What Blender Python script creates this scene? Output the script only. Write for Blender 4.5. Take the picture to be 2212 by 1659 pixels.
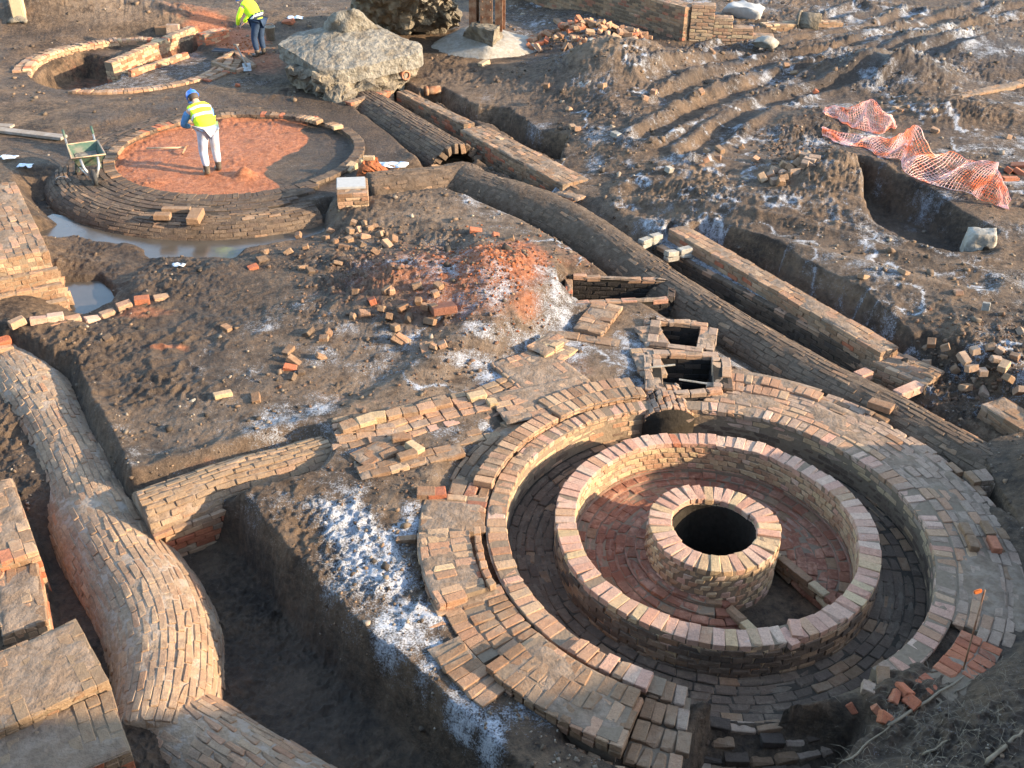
import bpy, bmesh, math, random
import numpy as np
from mathutils import Vector, Matrix

random.seed(7); rng = np.random.default_rng(7)
for o in list(bpy.data.objects): bpy.data.objects.remove(o)
scene = bpy.context.scene
COL = scene.collection
R = math.radians

# ------------------------------------------------------------------ camera, sky, sun, exposure
CAM_H, CAM_F, CAM_PITCH, CAM_ROLL = 7.0, 1000.0, 32.5, 1.0      # focal length in pixels of a 1024 px wide frame
cd = bpy.data.cameras.new('camera'); cam = bpy.data.objects.new('camera', cd); COL.objects.link(cam)
cd.sensor_width = 36.0; cd.lens = 36.0 * CAM_F / 1024.0; cd.clip_start = .1; cd.clip_end = 20000
cam.matrix_world = Matrix.Translation((0, 0, CAM_H)) @ Matrix.Rotation(R(90 - CAM_PITCH), 4, 'X') @ Matrix.Rotation(R(CAM_ROLL), 4, 'Z')
scene.camera = cam
SUN_EL, SUN_AZ = R(17.5), R(-14)       # azimuth of the sun measured from +x towards +y
sv = Vector((math.cos(SUN_EL) * math.cos(SUN_AZ), math.cos(SUN_EL) * math.sin(SUN_AZ), math.sin(SUN_EL)))
w = bpy.data.worlds.new('World'); scene.world = w; w.use_nodes = True
wn = w.node_tree; bg = wn.nodes['Background']
sky = wn.nodes.new('ShaderNodeTexSky'); sky.sky_type = 'NISHITA'; sky.sun_disc = False
sky.sun_elevation = SUN_EL; sky.sun_rotation = R(90) - SUN_AZ
sky.air_density = 1.1; sky.dust_density = .7; sky.ozone_density = 1.3
wn.links.new(sky.outputs[0], bg.inputs[0]); bg.inputs[1].default_value = .15
sl = bpy.data.lights.new('sun', 'SUN'); sl.energy = 3.1; sl.angle = R(.55); sl.color = (1.0, .81, .57)
so = bpy.data.objects.new('sun', sl); COL.objects.link(so); so.rotation_euler = sv.to_track_quat('Z', 'Y').to_euler()
so.location = (30, -10, 20)
scene.view_settings.view_transform = 'Standard'; scene.view_settings.look = 'None'
scene.view_settings.exposure = 2.22; scene.view_settings.gamma = 1.0

# ------------------------------------------------------------------ photo reading -> place
# k = 0: reading in the whole picture (2212 px wide); k = 1..9: reading in one ninth of it, enlarged to 2212 px
def PX(k, pts):
    p = np.array(pts, float).reshape(-1, 2)
    if k == 0: return p / 2212 * 1024
    return (p * (1024 / 2212) + [((k - 1) % 3) * 1024, ((k - 1) // 3) * 768]) / 3
def W(k, pts, z=0.0):
    p = PX(k, pts); a = R(CAM_PITCH); r = R(CAM_ROLL)
    x = p[:, 0] - 512; y = 384 - p[:, 1]
    x, y = x * math.cos(r) - y * math.sin(r), x * math.sin(r) + y * math.cos(r)
    Y = CAM_F * math.cos(a) + y * math.sin(a); Z = -CAM_F * math.sin(a) + y * math.cos(a)
    t = (z - CAM_H) / Z
    return np.c_[x * t, Y * t]
def W1(k, x, y, z=0.0): return W(k, [(x, y)], z)[0]

# ------------------------------------------------------------------ noise
def vnoise(x, y, seed=0):
    xi = np.floor(x).astype(np.int64); yi = np.floor(y).astype(np.int64)
    fx = x - xi; fy = y - yi; fx = fx * fx * fx * (fx * (fx * 6 - 15) + 10); fy = fy * fy * fy * (fy * (fy * 6 - 15) + 10)
    def h(a, b):
        n = (a * 374761393 + b * 668265263 + seed * 974634777) & 0xFFFFFFFF
        n = ((n ^ (n >> 13)) * 1274126177) & 0xFFFFFFFF
        return ((n ^ (n >> 16)) & 0xFFFF) / 65535.0
    return (h(xi, yi) * (1 - fx) + h(xi + 1, yi) * fx) * (1 - fy) + (h(xi, yi + 1) * (1 - fx) + h(xi + 1, yi + 1) * fx) * fy * 1.0 - .5
def fbm(x, y, scale, octs=3, seed=0, gain=.5):
    s = 0; a = 1.0; f = 1.0 / scale
    for i in range(octs):
        c, sn = math.cos(.6 * i + .3), math.sin(.6 * i + .3)
        s = s + a * vnoise((x * c - y * sn) * f + 17.3 * i, (x * sn + y * c) * f - 9.1 * i, seed + i)
        a *= gain; f *= 2.03
    return s
def sdpoly(x, y, poly, far=3.0):
    out = np.full(x.shape, float(far))
    p = np.asarray(poly); lo = p.min(0) - far; hi = p.max(0) + far
    m = (x > lo[0]) & (x < hi[0]) & (y > lo[1]) & (y < hi[1])
    xs, ys = x[m], y[m]
    d = np.full(xs.shape, 1e9); ins = np.zeros(xs.shape, bool)
    n = len(p)
    for i in range(n):
        a, b = p[i], p[(i + 1) % n]; e = b - a
        t = np.clip(((xs - a[0]) * e[0] + (ys - a[1]) * e[1]) / max(e @ e, 1e-9), 0, 1)
        d = np.minimum(d, (xs - a[0] - t * e[0]) ** 2 + (ys - a[1] - t * e[1]) ** 2)
        c = ((a[1] > ys) != (b[1] > ys))
        xx = a[0] + (ys - a[1]) / (e[1] if abs(e[1]) > 1e-9 else 1e-9) * e[0]
        ins ^= c & (xs < xx)
    d = np.sqrt(d); out[m] = np.minimum(np.where(ins, -d, d), far)
    return out
def sdline(x, y, pts, far=3.0):
    p = np.asarray(pts); d = np.full(x.shape, far * far)
    lo = p.min(0) - far; hi = p.max(0) + far
    m = (x > lo[0]) & (x < hi[0]) & (y > lo[1]) & (y < hi[1]); xs, ys = x[m], y[m]; dd = d[m]
    for i in range(len(p) - 1):
        a, b = p[i], p[i + 1]; e = b - a
        t = np.clip(((xs - a[0]) * e[0] + (ys - a[1]) * e[1]) / max(e @ e, 1e-9), 0, 1)
        dd = np.minimum(dd, (xs - a[0] - t * e[0]) ** 2 + (ys - a[1] - t * e[1]) ** 2)
    d[m] = dd
    return np.sqrt(d)
def sstep(a, b, v):
    t = np.clip((v - a) / (b - a), 0, 1); return t * t * (3 - 2 * t)

# key places
KC = np.array([2.20, 8.25])                    # near kiln
FC = np.array([-5.70, 19.69])                  # far kiln floor with the digger
UC = np.array([-10.05, 26.08])                 # ruined ring, upper left
SERP = W(0, [(-20, 740), (40, 800), (110, 900), (170, 1010), (215, 1110), (270, 1210), (325, 1300), (352, 1380), (355, 1450), (345, 1525), (325, 1600)], -.6)
SERP2 = W(0, [(300, 1500), (380, 1555), (460, 1605), (600, 1690), (760, 1790)], -.55)
BRANCH = W(0, [(300, 1085), (400, 1050), (500, 1015), (620, 985), (735, 952), (850, 925), (960, 895), (1080, 868)], -.12)
def shift(p, dist):
    t = np.gradient(p, axis=0); t /= np.linalg.norm(t, axis=1)[:, None]; return p + np.stack([t[:, 1], -t[:, 0]], 1) * np.asarray(dist)[:, None]
_e = np.vstack([W(2, [(930, 1100), (1200, 1200), (1500, 1310), (1800, 1480), (2000, 1625)], 0), W(6, [(160, 200), (380, 330), (700, 515), (1040, 700), (1500, 920), (1850, 1110), (2212, 1300), (2420, 1410)], 0)])
RVR = np.interp(np.arange(13), [0, 3, 5, 12], [.52, .50, .42, .40])
RV = np.vstack([W(2, [(180, 1215), (420, 1190), (640, 1165), (800, 1140)], -.15), shift(_e, RVR * .72)])
STUB = np.array([[-3.72, 23.9], [-2.5, 21.95], [-1.25, 19.98]])

# ------------------------------------------------------------------ terrain height and soil masks
ROUGH_POLYS = []
def terrain(x, y):
    z = np.zeros_like(x); rough = np.full_like(x, .45)
    red = np.zeros_like(x); frost = np.full_like(x, .02); dark = .32 + .55 * fbm(x, y, 1.3, 3, 97); pale = np.zeros_like(x); wet = np.zeros_like(x)
    jx = x + .10 * fbm(x, y, .6, 3, 31) + .03 * fbm(x, y, .13, 2, 32); jy = y + .10 * fbm(x, y, .6, 3, 41) + .03 * fbm(x, y, .13, 2, 42)
    fx_ = x + .035 * fbm(x, y, .35, 3, 31); fy_ = y + .035 * fbm(x, y, .35, 3, 41)
    def wt(poly, soft, jit=True, far=3.0):
        s = sdpoly(fx_ if jit == 'fine' else jx if jit else x, fy_ if jit == 'fine' else jy if jit else y, poly, far)
        return 1 - sstep(-soft * .5, soft * .5, s)
    def lev(poly, zz, soft, jit=True, rg=None, far=3.0):
        nonlocal z, rough
        a = wt(poly, soft, jit, far); z = z * (1 - a) + zz * a
        if rg is not None: rough = rough * (1 - a) + rg * a
        return a
    def mound(c, rx, ry, h, ang=0, p=1.6):
        nonlocal z
        ca, sa = math.cos(ang), math.sin(ang); dx, dy = jx - c[0], jy - c[1]
        d = ((dx * ca + dy * sa) / rx) ** 2 + ((-dx * sa + dy * ca) / ry) ** 2
        g = np.exp(-d ** (p / 2)); z = z + h * g; return g
    z += .10 * fbm(x, y, 4, 2, 3)
    # broad levels
    a = wt(W(0, [(1545, 505), (1720, 595), (1850, 655), (1950, 700), (2020, 740), (2230, 900), (2700, 1000), (2700, 300), (2600, -60), (1250, -60), (1200, 60), (1240, 200), (1250, 300), (1400, 400)], .2), 2.2, far=4)
    z += .30 * a; rough += .12 * a
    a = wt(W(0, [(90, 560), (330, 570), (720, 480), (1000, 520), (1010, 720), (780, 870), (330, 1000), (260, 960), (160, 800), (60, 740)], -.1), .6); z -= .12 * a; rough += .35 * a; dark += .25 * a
    # mounds
    c = W1(0, 1060, 620, .2); g = mound(c, 1.55, 1.35, .50); rough += .6 * g
    c2 = W1(0, 860, 620, .1); g = mound(c2, 1.7, 1.3, .22); rough += .3 * g
    g = mound(W1(0, 1290, 165, .2), 1.35, 1.3, .75); rough += 1.0 * g; pale += .55 * g
    g = mound(W1(0, 1400, 150, .2), 1.1, 1.0, .35); rough += .6 * g
    g = mound(W1(3, 1400, 560, .2), 1.3, 1.1, .5); rough += 1.2 * g; dark += .6 * g
    g = mound(W1(3, 1150, 540, .2), 1.0, .8, .3); rough += .8 * g; dark += .5 * g
    g = mound(W1(3, 1900, 380, .2), 2.6, 2.0, .5); rough += 1.0 * g; dark += .7 * g
    g = mound(W1(3, 1000, 1180, .2), .9, .85, .45); rough += .7 * g; pale += .35 * g
    g = mound(W1(3, 1750, 780, .2), 1.8, .8, .3); rough += .5 * g
    g = mound(W1(3, 750, 850, .2), 1.2, .9, .22); rough += .7 * g
    g = mound(W1(1, 700, 60, .3), 3.6, 1.2, .7); rough += .5 * g; pale += .3 * g
    g = mound(W1(1, 250, 70, .3), 1.4, 1.0, .7); rough += .9 * g; dark += .4 * g
    g = mound(W1(1, 350, 1150, 0), .9, .9, .12); rough += .3 * g
    # ruts of the digger tracks, upper right
    a = wt(W(3, [(-100, 700), (300, 200), (900, 60), (2300, -60), (2300, 420), (1500, 420), (1000, 500), (700, 700), (300, 900), (-50, 1000)], .3), 1.5); rough = rough * (1 - .45 * a)
    for i, (rt, am) in enumerate([([(2500, 60), (1900, 170), (1500, 330), (1150, 450), (750, 470), (350, 600), (0, 760), (-250, 900)], 1.0), ([(2500, 250), (1900, 330), (1500, 430), (1150, 560), (800, 600), (500, 700), (250, 860), (60, 1000)], 1.0),
            ([(1500, 60), (1250, 180), (900, 250), (500, 330), (150, 420), (-200, 560)], .9), ([(2000, 20), (1700, 120), (1400, 230), (1000, 350), (600, 400), (200, 520), (-150, 680)], .9),
            ([(1150, 40), (900, 130), (600, 210), (250, 290), (0, 370)], .7), ([(2500, -20), (2100, 60), (1800, 100)], .8)]):
        d = sdline(x + .06 * fbm(x, y, .5, 2, 33), y + .06 * fbm(x, y, .5, 2, 34), W(3, rt, .3), 2.0)
        z += am * (.075 * np.exp(-((d - .40) / .13) ** 2) * (.95 + .9 * fbm(x, y, .5, 3, 35)) - .10 * (1 - sstep(.15, .34, d)))
        g = np.exp(-((d - .40) / .16) ** 2); rough = rough * (1 - .6 * (d < .25)) + .75 * g; dark += .35 * g; frost += .14 * np.exp(-(d / .3) ** 2)
    for rt in ([(0, 690), (700, 830), (1400, 960), (2212, 1120)], [(0, 780), (900, 1000), (1700, 1230), (2212, 1330)]):
        d = sdline(jx, jy, W(3, [(p[0] * 1.0 - 300, p[1] + 480) for p in rt], .3), 2.0)
        z += .05 * np.exp(-((d - .4) / .15) ** 2) - .05 * np.exp(-(d / .3) ** 2)
    # levelled working surfaces round the brick patches
    lev(W(0, [(690, 930), (1060, 760), (1240, 670), (1400, 650), (1560, 640), (1640, 700), (1700, 780), (1900, 900), (1500, 1000), (1100, 1000), (900, 1100), (720, 1060)], 0), -.012 + .03 * fbm(x, y, .5, 2, 71), .7, rg=.22)
    lev(W(5, [(1440, 100), (2200, 130), (2212, 300), (1700, 330), (1480, 330)], 0), -.03, .4, rg=.2)
    d = sdline(x, y, BRANCH[:4], 2.0); a = 1 - sstep(.36, .60, d); z = z * (1 - a) + np.minimum(z, -.24) * a; rough = rough * (1 - .6 * a)
    d = sdline(x, y, RV, 2.0); a = (1 - sstep(.46, .95, d)); z = z * (1 - a) + np.minimum(z, -.30) * a; rough = rough * (1 - .6 * a)
    # trenches and cuttings
    lev(W(2, [(480, 610), (570, 560), (650, 570), (860, 690), (1080, 720), (1280, 860), (1440, 910), (1420, 1030), (1250, 960), (1000, 800), (830, 750), (640, 640)], 0), -.75, .22, rg=.8)
    lev(W(2, [(60, 700), (250, 610), (340, 590), (780, 830), (1020, 1000), (1420, 1250), (1300, 1290), (900, 1080), (640, 1120), (560, 1130), (300, 930)], -.3), -.42, .3, rg=.25)
    lev(W(6, [(-320, -95), (-163, -80), (1240, 665), (1340, 730), (1310, 800), (1040, 715), (380, 345), (0, 125)], -.08), -.95, .06, jit=False, rg=.2)
    lev(W(6, [(-175, -90), (-80, -165), (1310, 625), (1330, 700), (1235, 672)], -.08), -.10, .07, jit=False, rg=.10)
    lev(W(6, [(1150, 740), (1300, 680), (1500, 760), (1480, 850), (1380, 860)], -.1), -.8, .1, jit=False, rg=.3)
    lev(W(6, [(0, -195), (150, -225), (458, -95), (830, 105), (1141, 258), (1402, 455), (1530, 570), (1420, 600), (1330, 560), (700, 210)], .15), -.25, .16, jit='fine', rg=.4)
    lev(W(6, [(1380, 620), (1560, 590), (1800, 700), (2212, 900), (2400, 1000), (2300, 1200), (1900, 1080), (1750, 960)], 0), -.12, .35, rg=.8)
    a = lev(W(3, [(1129, 1070), (1327, 1135), (1576, 1235), (1762, 1360), (1990, 1490), (1900, 1580), (1740, 1620), (1560, 1560), (1300, 1400), (1180, 1250)], .28), -.32, .3, jit=True, rg=.7); dark += .35 * a; wet += .5 * a
    a = lev(W(3, [(1230, 1330), (1420, 1440), (1700, 1600), (1640, 1660), (1450, 1600), (1230, 1460)], .1), -.05, .5, rg=.3)
    # trough beside the red mound
    lev(W(5, [(1400, 190), (1520, 150), (2120, 185), (2100, 265), (1690, 295), (1520, 285), (1420, 290)], -.05), -.75, .08, jit=False, rg=.3)
    for op in ([(2050, 400), (2350, 430), (2320, 610), (2020, 580)], [(2030, 620), (2430, 630), (2440, 880), (2050, 890)]): lev(W(5, op, .04), -1.0, .06, False, .1)
    lev(W(0, [(90, 475), (700, 455), (730, 540), (500, 580), (300, 600), (120, 575)], -.3), -.25 + .05 * fbm(x, y, .7, 2, 72), 1.0, rg=.45)
    lev(W(0, [(110, 590), (250, 580), (290, 670), (200, 720), (120, 690)], -.3), -.27, .6, rg=.4)
    lev(W(0, [(-300, 950), (15, 990), (60, 1150), (100, 1350), (240, 1560), (270, 1750), (-300, 1800)], -.3), -.42, .3, rg=.3)
    # far kiln floor, its ring and the wet ditch round it
    rr = np.hypot(x - FC[0], y - FC[1]); th = np.degrees(np.arctan2(y - FC[1], x - FC[0]))
    a = 1 - sstep(3.2, 3.7, rr); z = z * (1 - a) - .09 * a; rough = rough * (1 - a) + .12 * a
    a = 1 - sstep(2.33, 2.38, rr); z = z * (1 - a) - .13 * a
    bx = FC[0] + .95 + .25 * fbm(x, y, .5, 3, 77) + .28 * np.sin((y - FC[1]) * 2.1)
    rd = (1 - sstep(2.33, 2.40, rr)) * (1 - sstep(-.06, .10, x - bx - .35 * np.maximum(0, np.abs(y - FC[1]) - 1.0)))
    rd = rd * (.72 + .5 * fbm(x, y, .6, 3, 78)); red = np.maximum(red, rd); rough = np.maximum(rough, .75 * rd); rough = np.where((rr < 2.36) & (rd < .4), .22, rough)
    dark += .55 * (1 - sstep(3.0, 4.6, rr))
    a = sstep(3.15, 3.3, rr) * (1 - sstep(3.85, 4.25, rr)) * sstep(-165, -150, th) * (1 - sstep(-58, -48, th)); z = z * (1 - a) - .40 * a; rough = rough * (1 - a) + .3 * a
    z += .20 * np.exp(-((x - FC[0] - .42) ** 2 + (y - FC[1] + 1.12) ** 2) / .028)
    a = lev(W(1, [(250, 1490), (430, 1425), (600, 1490), (900, 1525), (1050, 1545), (1370, 1520), (1750, 1420), (2120, 1360), (2080, 1490), (1800, 1570), (1560, 1620), (1500, 1680), (950, 1680), (930, 1610), (700, 1560), (500, 1520), (270, 1580)], -.30), -.42, .25, rg=.3); wet = np.maximum(wet, a)
    a = lev(W(4, [(390, 190), (640, 165), (725, 270), (700, 315), (560, 390), (490, 385), (420, 340)], -.35), -.62, .2, rg=.3); wet = np.maximum(wet, a)
    # ruined ring upper left
    ru = np.hypot(x - UC[0], y - UC[1])
    a = 1 - sstep(2.9, 3.5, ru); z = z * (1 - a) - .06 * a; rough = rough * (1 - a) + .2 * a
    a = (1 - sstep(2.30, 2.40, ru)); z = z * (1 - a) - .16 * a
    pit = np.array([(-11.95, 24.7), (-12.2, 26.5), (-11.7, 27.4), (-10.75, 27.0), (-10.3, 26.15), (-10.0, 25.1), (-10.45, 24.45), (-11.0, 24.2)])
    a = wt(pit, .15, False); z = z * (1 - a) - .75 * a; rough += .3 * a
    lev(np.array([(-10.35, 26.0), (-9.0, 29.2), (-8.55, 29.0), (-9.75, 25.5)]), -.5, .12, False)
    # serpentine corridor
    cor = np.vstack([W(0, [(508, 1078), (590, 1175), (690, 1292), (760, 1365), (860, 1445), (915, 1495), (1000, 1575), (1090, 1665), (1170, 1760)], -.06),
                     W(0, [(900, 1900), (350, 1900), (255, 1720), (238, 1600), (205, 1505), (150, 1440), (92, 1350), (62, 1200), (50, 1110), (20, 1060), (-60, 960), (-300, 760), (-250, 690), (20, 735), (150, 785)], -.2),
                     W(0, [(190, 880), (258, 1010), (285, 1090), (420, 1085)], -.3)])
    a = lev(cor, -.78 + .33 * sstep(8.3, 9.6, y) + .04 * fbm(x, y, .8, 3, 5) + .42 * np.exp(-(((x - SERP[-1][0] + .25) / .6) ** 2 + ((y - SERP[-1][1] + .15) / .75) ** 2)), .24, jit='fine', rg=.65); dark += .35 * a  # darker soil colour here imitates the shade on the cutting floor
    # low foreground cutting under the broken rim
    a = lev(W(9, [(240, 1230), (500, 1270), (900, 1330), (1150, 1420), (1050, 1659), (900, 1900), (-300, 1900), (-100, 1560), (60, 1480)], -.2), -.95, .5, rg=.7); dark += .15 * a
    # near kiln: soil under the bricks
    rk = np.hypot(x - KC[0], y - KC[1]); tk = np.degrees(np.arctan2(y - KC[1], x - KC[0]))
    onk = (1 - sstep(2.95, 3.25, rk)) * (1 - ((tk > -122) & (tk < -50)) * sstep(2.3, 2.5, rk))
    a = onk * (z > -.3); z = z * (1 - a) - .085 * a; rough = rough * (1 - a) + .08 * a
    a = 1 - sstep(2.27, 2.33, rk); z = z * (1 - a) - .60 * a; rough = rough * (1 - a) + .10 * a
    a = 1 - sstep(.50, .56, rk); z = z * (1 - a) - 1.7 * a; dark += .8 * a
    a = (sstep(2.28, 2.33, rk)) * (1 - sstep(3.15, 3.35, rk)) * sstep(-124, -121, tk) * (1 - sstep(-104, -101, tk)); z = z * (1 - a) - .17 * a; rough = rough * (1 - a) + .1 * a
    # broken rim at the front: rubble slope
    a = (sstep(2.2, 2.35, rk)) * (1 - sstep(3.0, 3.4, rk)) * ((tk > -101) & (tk < -56)); z = np.where(a > .5, np.maximum(z, -.34 - .75 * np.clip(rk - 2.25, 0, 1.4)), z); rough += .5 * a
    # the bank at the lower right, and the high bank the photographer stands on
    e = W(9, [(960, 1659), (1480, 1290), (1980, 960), (2100, 820), (2212, 690)], 0)
    nrm = (e[-1] - e[0]); nrm = np.array([nrm[1], -nrm[0]]) / np.hypot(*nrm)
    dn = (jx - e[0][0]) * nrm[0] + (jy - e[0][1]) * nrm[1]
    bank = np.clip(dn, 0, 6) * .55 * sstep(0, .4, dn) * (1 - sstep(7.6, 9.8, y))
    rim = sstep(5.4, 6.8, x) * (1 - sstep(8.4, 10.2, y)) * (y > -30) * 1.25  # unseen rise beyond the right edge, shaped to shade the lower right
    bank += 0.0
    z = np.where(dn > 0, np.maximum(z, -.02 + bank), z)
    z = np.where(rim > .02, np.maximum(z, rim), z)
    a = sstep(0, .5, dn) * (y < 10); rough += .2 * a; dark += .2 * a
    near = 1 - sstep(.6, 3.9, y); z = z * (1 - near) + (5.35) * near
    # relief
    rgh = np.clip(rough * (.45 + 1.25 * sstep(-.32, .34, fbm(x, y, 2.2, 3, 98))), 0, 1.5)
    z += rgh * (.075 * fbm(x, y, 1.1, 3, 11, .5) + .030 * fbm(x, y, .26, 3, 12, .6) + .018 * fbm(x, y, .06, 2, 14, .6))
    for cs, ca, sd_ in ((.34, .055, 51), (.15, .055, 53), (.075, .036, 55)):          # broken clods with sharp crests
        q = 1 - 2 * np.abs(fbm(x, y, cs, 2, sd_)); m_ = sstep(-.15, .3, vnoise(x * 1.1, y * 1.1, sd_ + 7) + .25 * vnoise(x * 4, y * 4, sd_ + 8))
        z += np.clip(rgh - .10, 0, 1.3) * ca * (np.clip(q, 0, 1) ** 2 - .3) * m_
    # ---- frost and clay patches
    def ell(k, cx, cy, rx, ry, zz=0.0):
        c = W1(k, cx, cy, zz); ex = W1(k, cx + rx, cy, zz) - c; ey = W1(k, cx, cy + ry, zz) - c
        M = np.linalg.inv(np.c_[ex, ey]); u = M[0, 0] * (jx - c[0]) + M[0, 1] * (jy - c[1]); v = M[1, 0] * (jx - c[0]) + M[1, 1] * (jy - c[1])
        return np.exp(-(u * u + v * v) ** 1.4)
    fz = [(8, 150, 330, 340, 330, 1.0), (8, 420, 760, 200, 230, 1.0), (8, 600, 950, 160, 200, .9), (8, 800, 1250, 170, 230, .8), (8, 1000, 1500, 130, 200, .7), (8, 620, 640, 260, 130, .75), (8, 30, 40, 240, 160, .8), (8, 430, 90, 90, 110, .9),
          (8, 1250, 1330, 250, 150, .6), (0, 620, 1090, 130, 60, .5), (0, 760, 1010, 90, 50, .6), (0, 1000, 970, 60, 60, .6), (5, 430, 1590, 90, 90, 1.0), (5, 720, 1380, 90, 90, .8), (5, 60, 1480, 200, 110, .7),
          (5, 1000, 790, 160, 70, 1.0), (5, 1180, 860, 200, 60, .7), (5, 800, 690, 260, 60, .8), (5, 200, 770, 200, 70, .5), (5, 1850, 620, 60, 190, .95), (5, 1560, 560, 160, 100, .7), (5, 1680, 820, 260, 40, .8), (5, 1380, 380, 130, 60, .5),
          (5, 2080, 400, 140, 60, .7), (5, 640, 160, 420, 160, .6), (5, 700, 330, 420, 160, .55), (5, 300, 650, 420, 160, .55), (4, 2000, 900, 300, 160, .5), (5, 700, 1100, 420, 90, .5), (5, 250, 1150, 260, 120, .5), (5, 900, 560, 300, 60, .7), (9, 1500, 1500, 420, 130, .4), (5, 1020, 250, 260, 260, .50), (5, 100, 130, 200, 150, .5), (5, 450, 560, 300, 90, .5), (5, 2150, 230, 150, 60, .7), (0, 1010, 560, 220, 70, .50), (0, 900, 590, 180, 80, .5), (5, 800, 500, 250, 120, .5),
          (4, 1200, 1190, 420, 60, .5), (4, 870, 1230, 70, 120, .7), (4, 2080, 960, 190, 70, .8), (4, 1650, 1060, 160, 60, .5), (4, 1900, 330, 250, 200, .4), (4, 2100, 620, 160, 90, .6), (4, 800, 1050, 100, 120, .45), (4, 2050, 1600, 300, 90, .7),
          (6, 700, 330, 420, 200, .0), (6, 1250, 210, 380, 90, .6), (6, 950, 130, 250, 60, .4), (6, 1450, 420, 160, 120, .45), (6, 560, 640, 70, 190, .8), (6, 440, 520, 60, 110, .8), (6, 800, 800, 200, 40, .6), (6, 80, 300, 140, 90, .7), (6, 1950, 560, 380, 260, .35),
          (3, 420, 560, 460, 330, .34), (3, 150, 1000, 360, 260, .34), (3, 700, 640, 260, 160, .40), (3, 1000, 300, 260, 120, .25), (3, 60, 480, 260, 120, .36), (3, 2080, 1560, 170, 90, .45), (3, 560, 1090, 300, 90, .35), (3, 1650, 650, 420, 60, .35), (3, 450, 30, 260, 70, .45),
          (2, 1280, 830, 110, 60, .7), (2, 1620, 1090, 100, 70, .6), (2, 1700, 660, 160, 80, .5), (2, 940, 640, 80, 40, .5), (2, 1300, 60, 400, 120, .22), (2, 760, 260, 240, 120, .3), (2, 1350, 330, 160, 60, .4), (2, 1750, 760, 160, 160, .4), (2, 300, 1060, 90, 50, .7), (2, 700, 1560, 420, 70, .45), (2, 2050, 700, 160, 260, .45),
          (1, 1560, 530, 330, 50, .45), (1, 1130, 490, 240, 90, .35), (1, 480, 270, 160, 50, .3), (1, 1500, 60, 260, 90, .3), (1, 2050, 50, 160, 70, .35), (9, 1650, 1420, 500, 160, .30), (9, 1900, 1500, 300, 160, .22)]
    for k, cx, cy, rx, ry, s in fz: frost = np.maximum(frost, (1.08 if k == 8 else .82) * s * ell(k, cx, cy, rx, ry))
    frost = np.maximum(frost, 0 * wt(W(6, [(60, 0), (200, -20), (700, 300), (1290, 620), (1250, 690), (1060, 620), (330, 190)], -.15), .2, False))
    reg = wt(W(0, [(420, 760), (560, 540), (900, 450), (1250, 330), (1050, 0), (2500, -60), (2800, 900), (1750, 860), (1300, 900), (1000, 1060), (560, 1100), (300, 1020)], 0), 1.2)
    frost = np.maximum(frost * 1.1, .62 * sstep(-.15, .42, fbm(x, y, 1.1, 4, 93)) * reg); frost = np.maximum(frost, .16 * sstep(-.1, .4, fbm(x, y, .9, 3, 94)) + .10 * reg)
    vn = np.clip(1 - 2 * np.abs(fbm(x, y, .75, 4, 95)), 0, 1); frost = np.maximum(frost, 1.0 * reg * vn ** 5 * sstep(-.25, .25, fbm(x, y, 2.2, 2, 96)))
    frost = frost * (1 + .9 * fbm(x, y, .45, 3, 61)) * (rk > 2.3)
    frost = frost * (1 - .9 * sstep(-.2, -.5, z))
    frost = np.maximum(frost, .85 * wt(W(6, [(-175, -90), (-80, -165), (1310, 625), (1330, 700), (1235, 672)], -.08), .1, False))
    frost = np.maximum(frost, .42 * wt(W(2, [(900, 0), (1500, 60), (2000, 240), (1900, 330), (1250, 330), (1050, 180)], 0), 1.0)); frost = np.maximum(frost, .5 * (1 - sstep(2.0, 2.3, np.hypot(x - UC[0], y - UC[1]))) * sstep(-.6, .2, (x - UC[0]) - .35 * (y - UC[1])) * (z > -.3))
    for k, cx, cy, rx, ry, s in [(5, 1140, 160, 240, 260, .8), (0, 930, 610, 280, 120, .42), (0, 1000, 640, 200, 110, .55), (0, 800, 880, 330, 110, .22), (5, 1500, 720, 250, 140, .3), (0, 1250, 560, 160, 60, .3), (5, 1020, 60, 260, 110, .7), (5, 1200, 420, 140, 90, .5), (2, 1150, 1640, 160, 60, .6), (1, 1560, 270, 190, 70, .9), (1, 1350, 190, 160, 60, .75), (1, 1720, 400, 170, 110, .45), (1, 1250, 130, 300, 90, .35),
          (4, 1080, 545, 200, 25, .5), (4, 900, 320, 260, 50, .45), (1, 640, 940, 260, 130, .35), (8, 930, 480, 70, 50, .6), (5, 1000, 820, 180, 60, .4), (5, 1420, 760, 130, 100, .35), (1, 1100, 310, 260, 90, .4), (1, 560, 380, 260, 90, .35), (4, 1400, 1260, 300, 60, .3), (5, 600, 350, 300, 200, .25)]:
        red = np.maximum(red, s * ell(k, cx, cy, rx, ry))
    for k, cx, cy, rx, ry, s in [(2, 1650, 450, 240, 130, .7), (1, 700, 130, 420, 80, .6), (4, 1500, 1000, 700, 230, .45), (5, 300, 870, 300, 120, .45), (5, 1500, 700, 230, 160, .5), (6, 400, 640, 90, 170, .7), (6, 1000, 200, 500, 180, .35), (0, 1250, 480, 300, 90, .35), (0, 1000, 780, 420, 190, .6), (0, 1000, 480, 300, 60, .4), (9, 1600, 1450, 420, 160, .3), (2, 900, 600, 500, 160, .3), (5, 560, 1420, 250, 120, .45), (5, 250, 1620, 230, 120, .5), (9, 700, 950, 500, 160, .3), (3, 500, 1250, 600, 220, .2), (0, 1900, 640, 300, 70, .25)]:
        pale = np.maximum(pale, s * ell(k, cx, cy, rx, ry))
    dark -= .2 * pale
    return z, np.clip(red, 0, 1), np.clip(frost, 0, 1), np.clip(dark, 0, 1), np.clip(pale, 0, 1), np.clip(wet, 0, 1)

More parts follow.
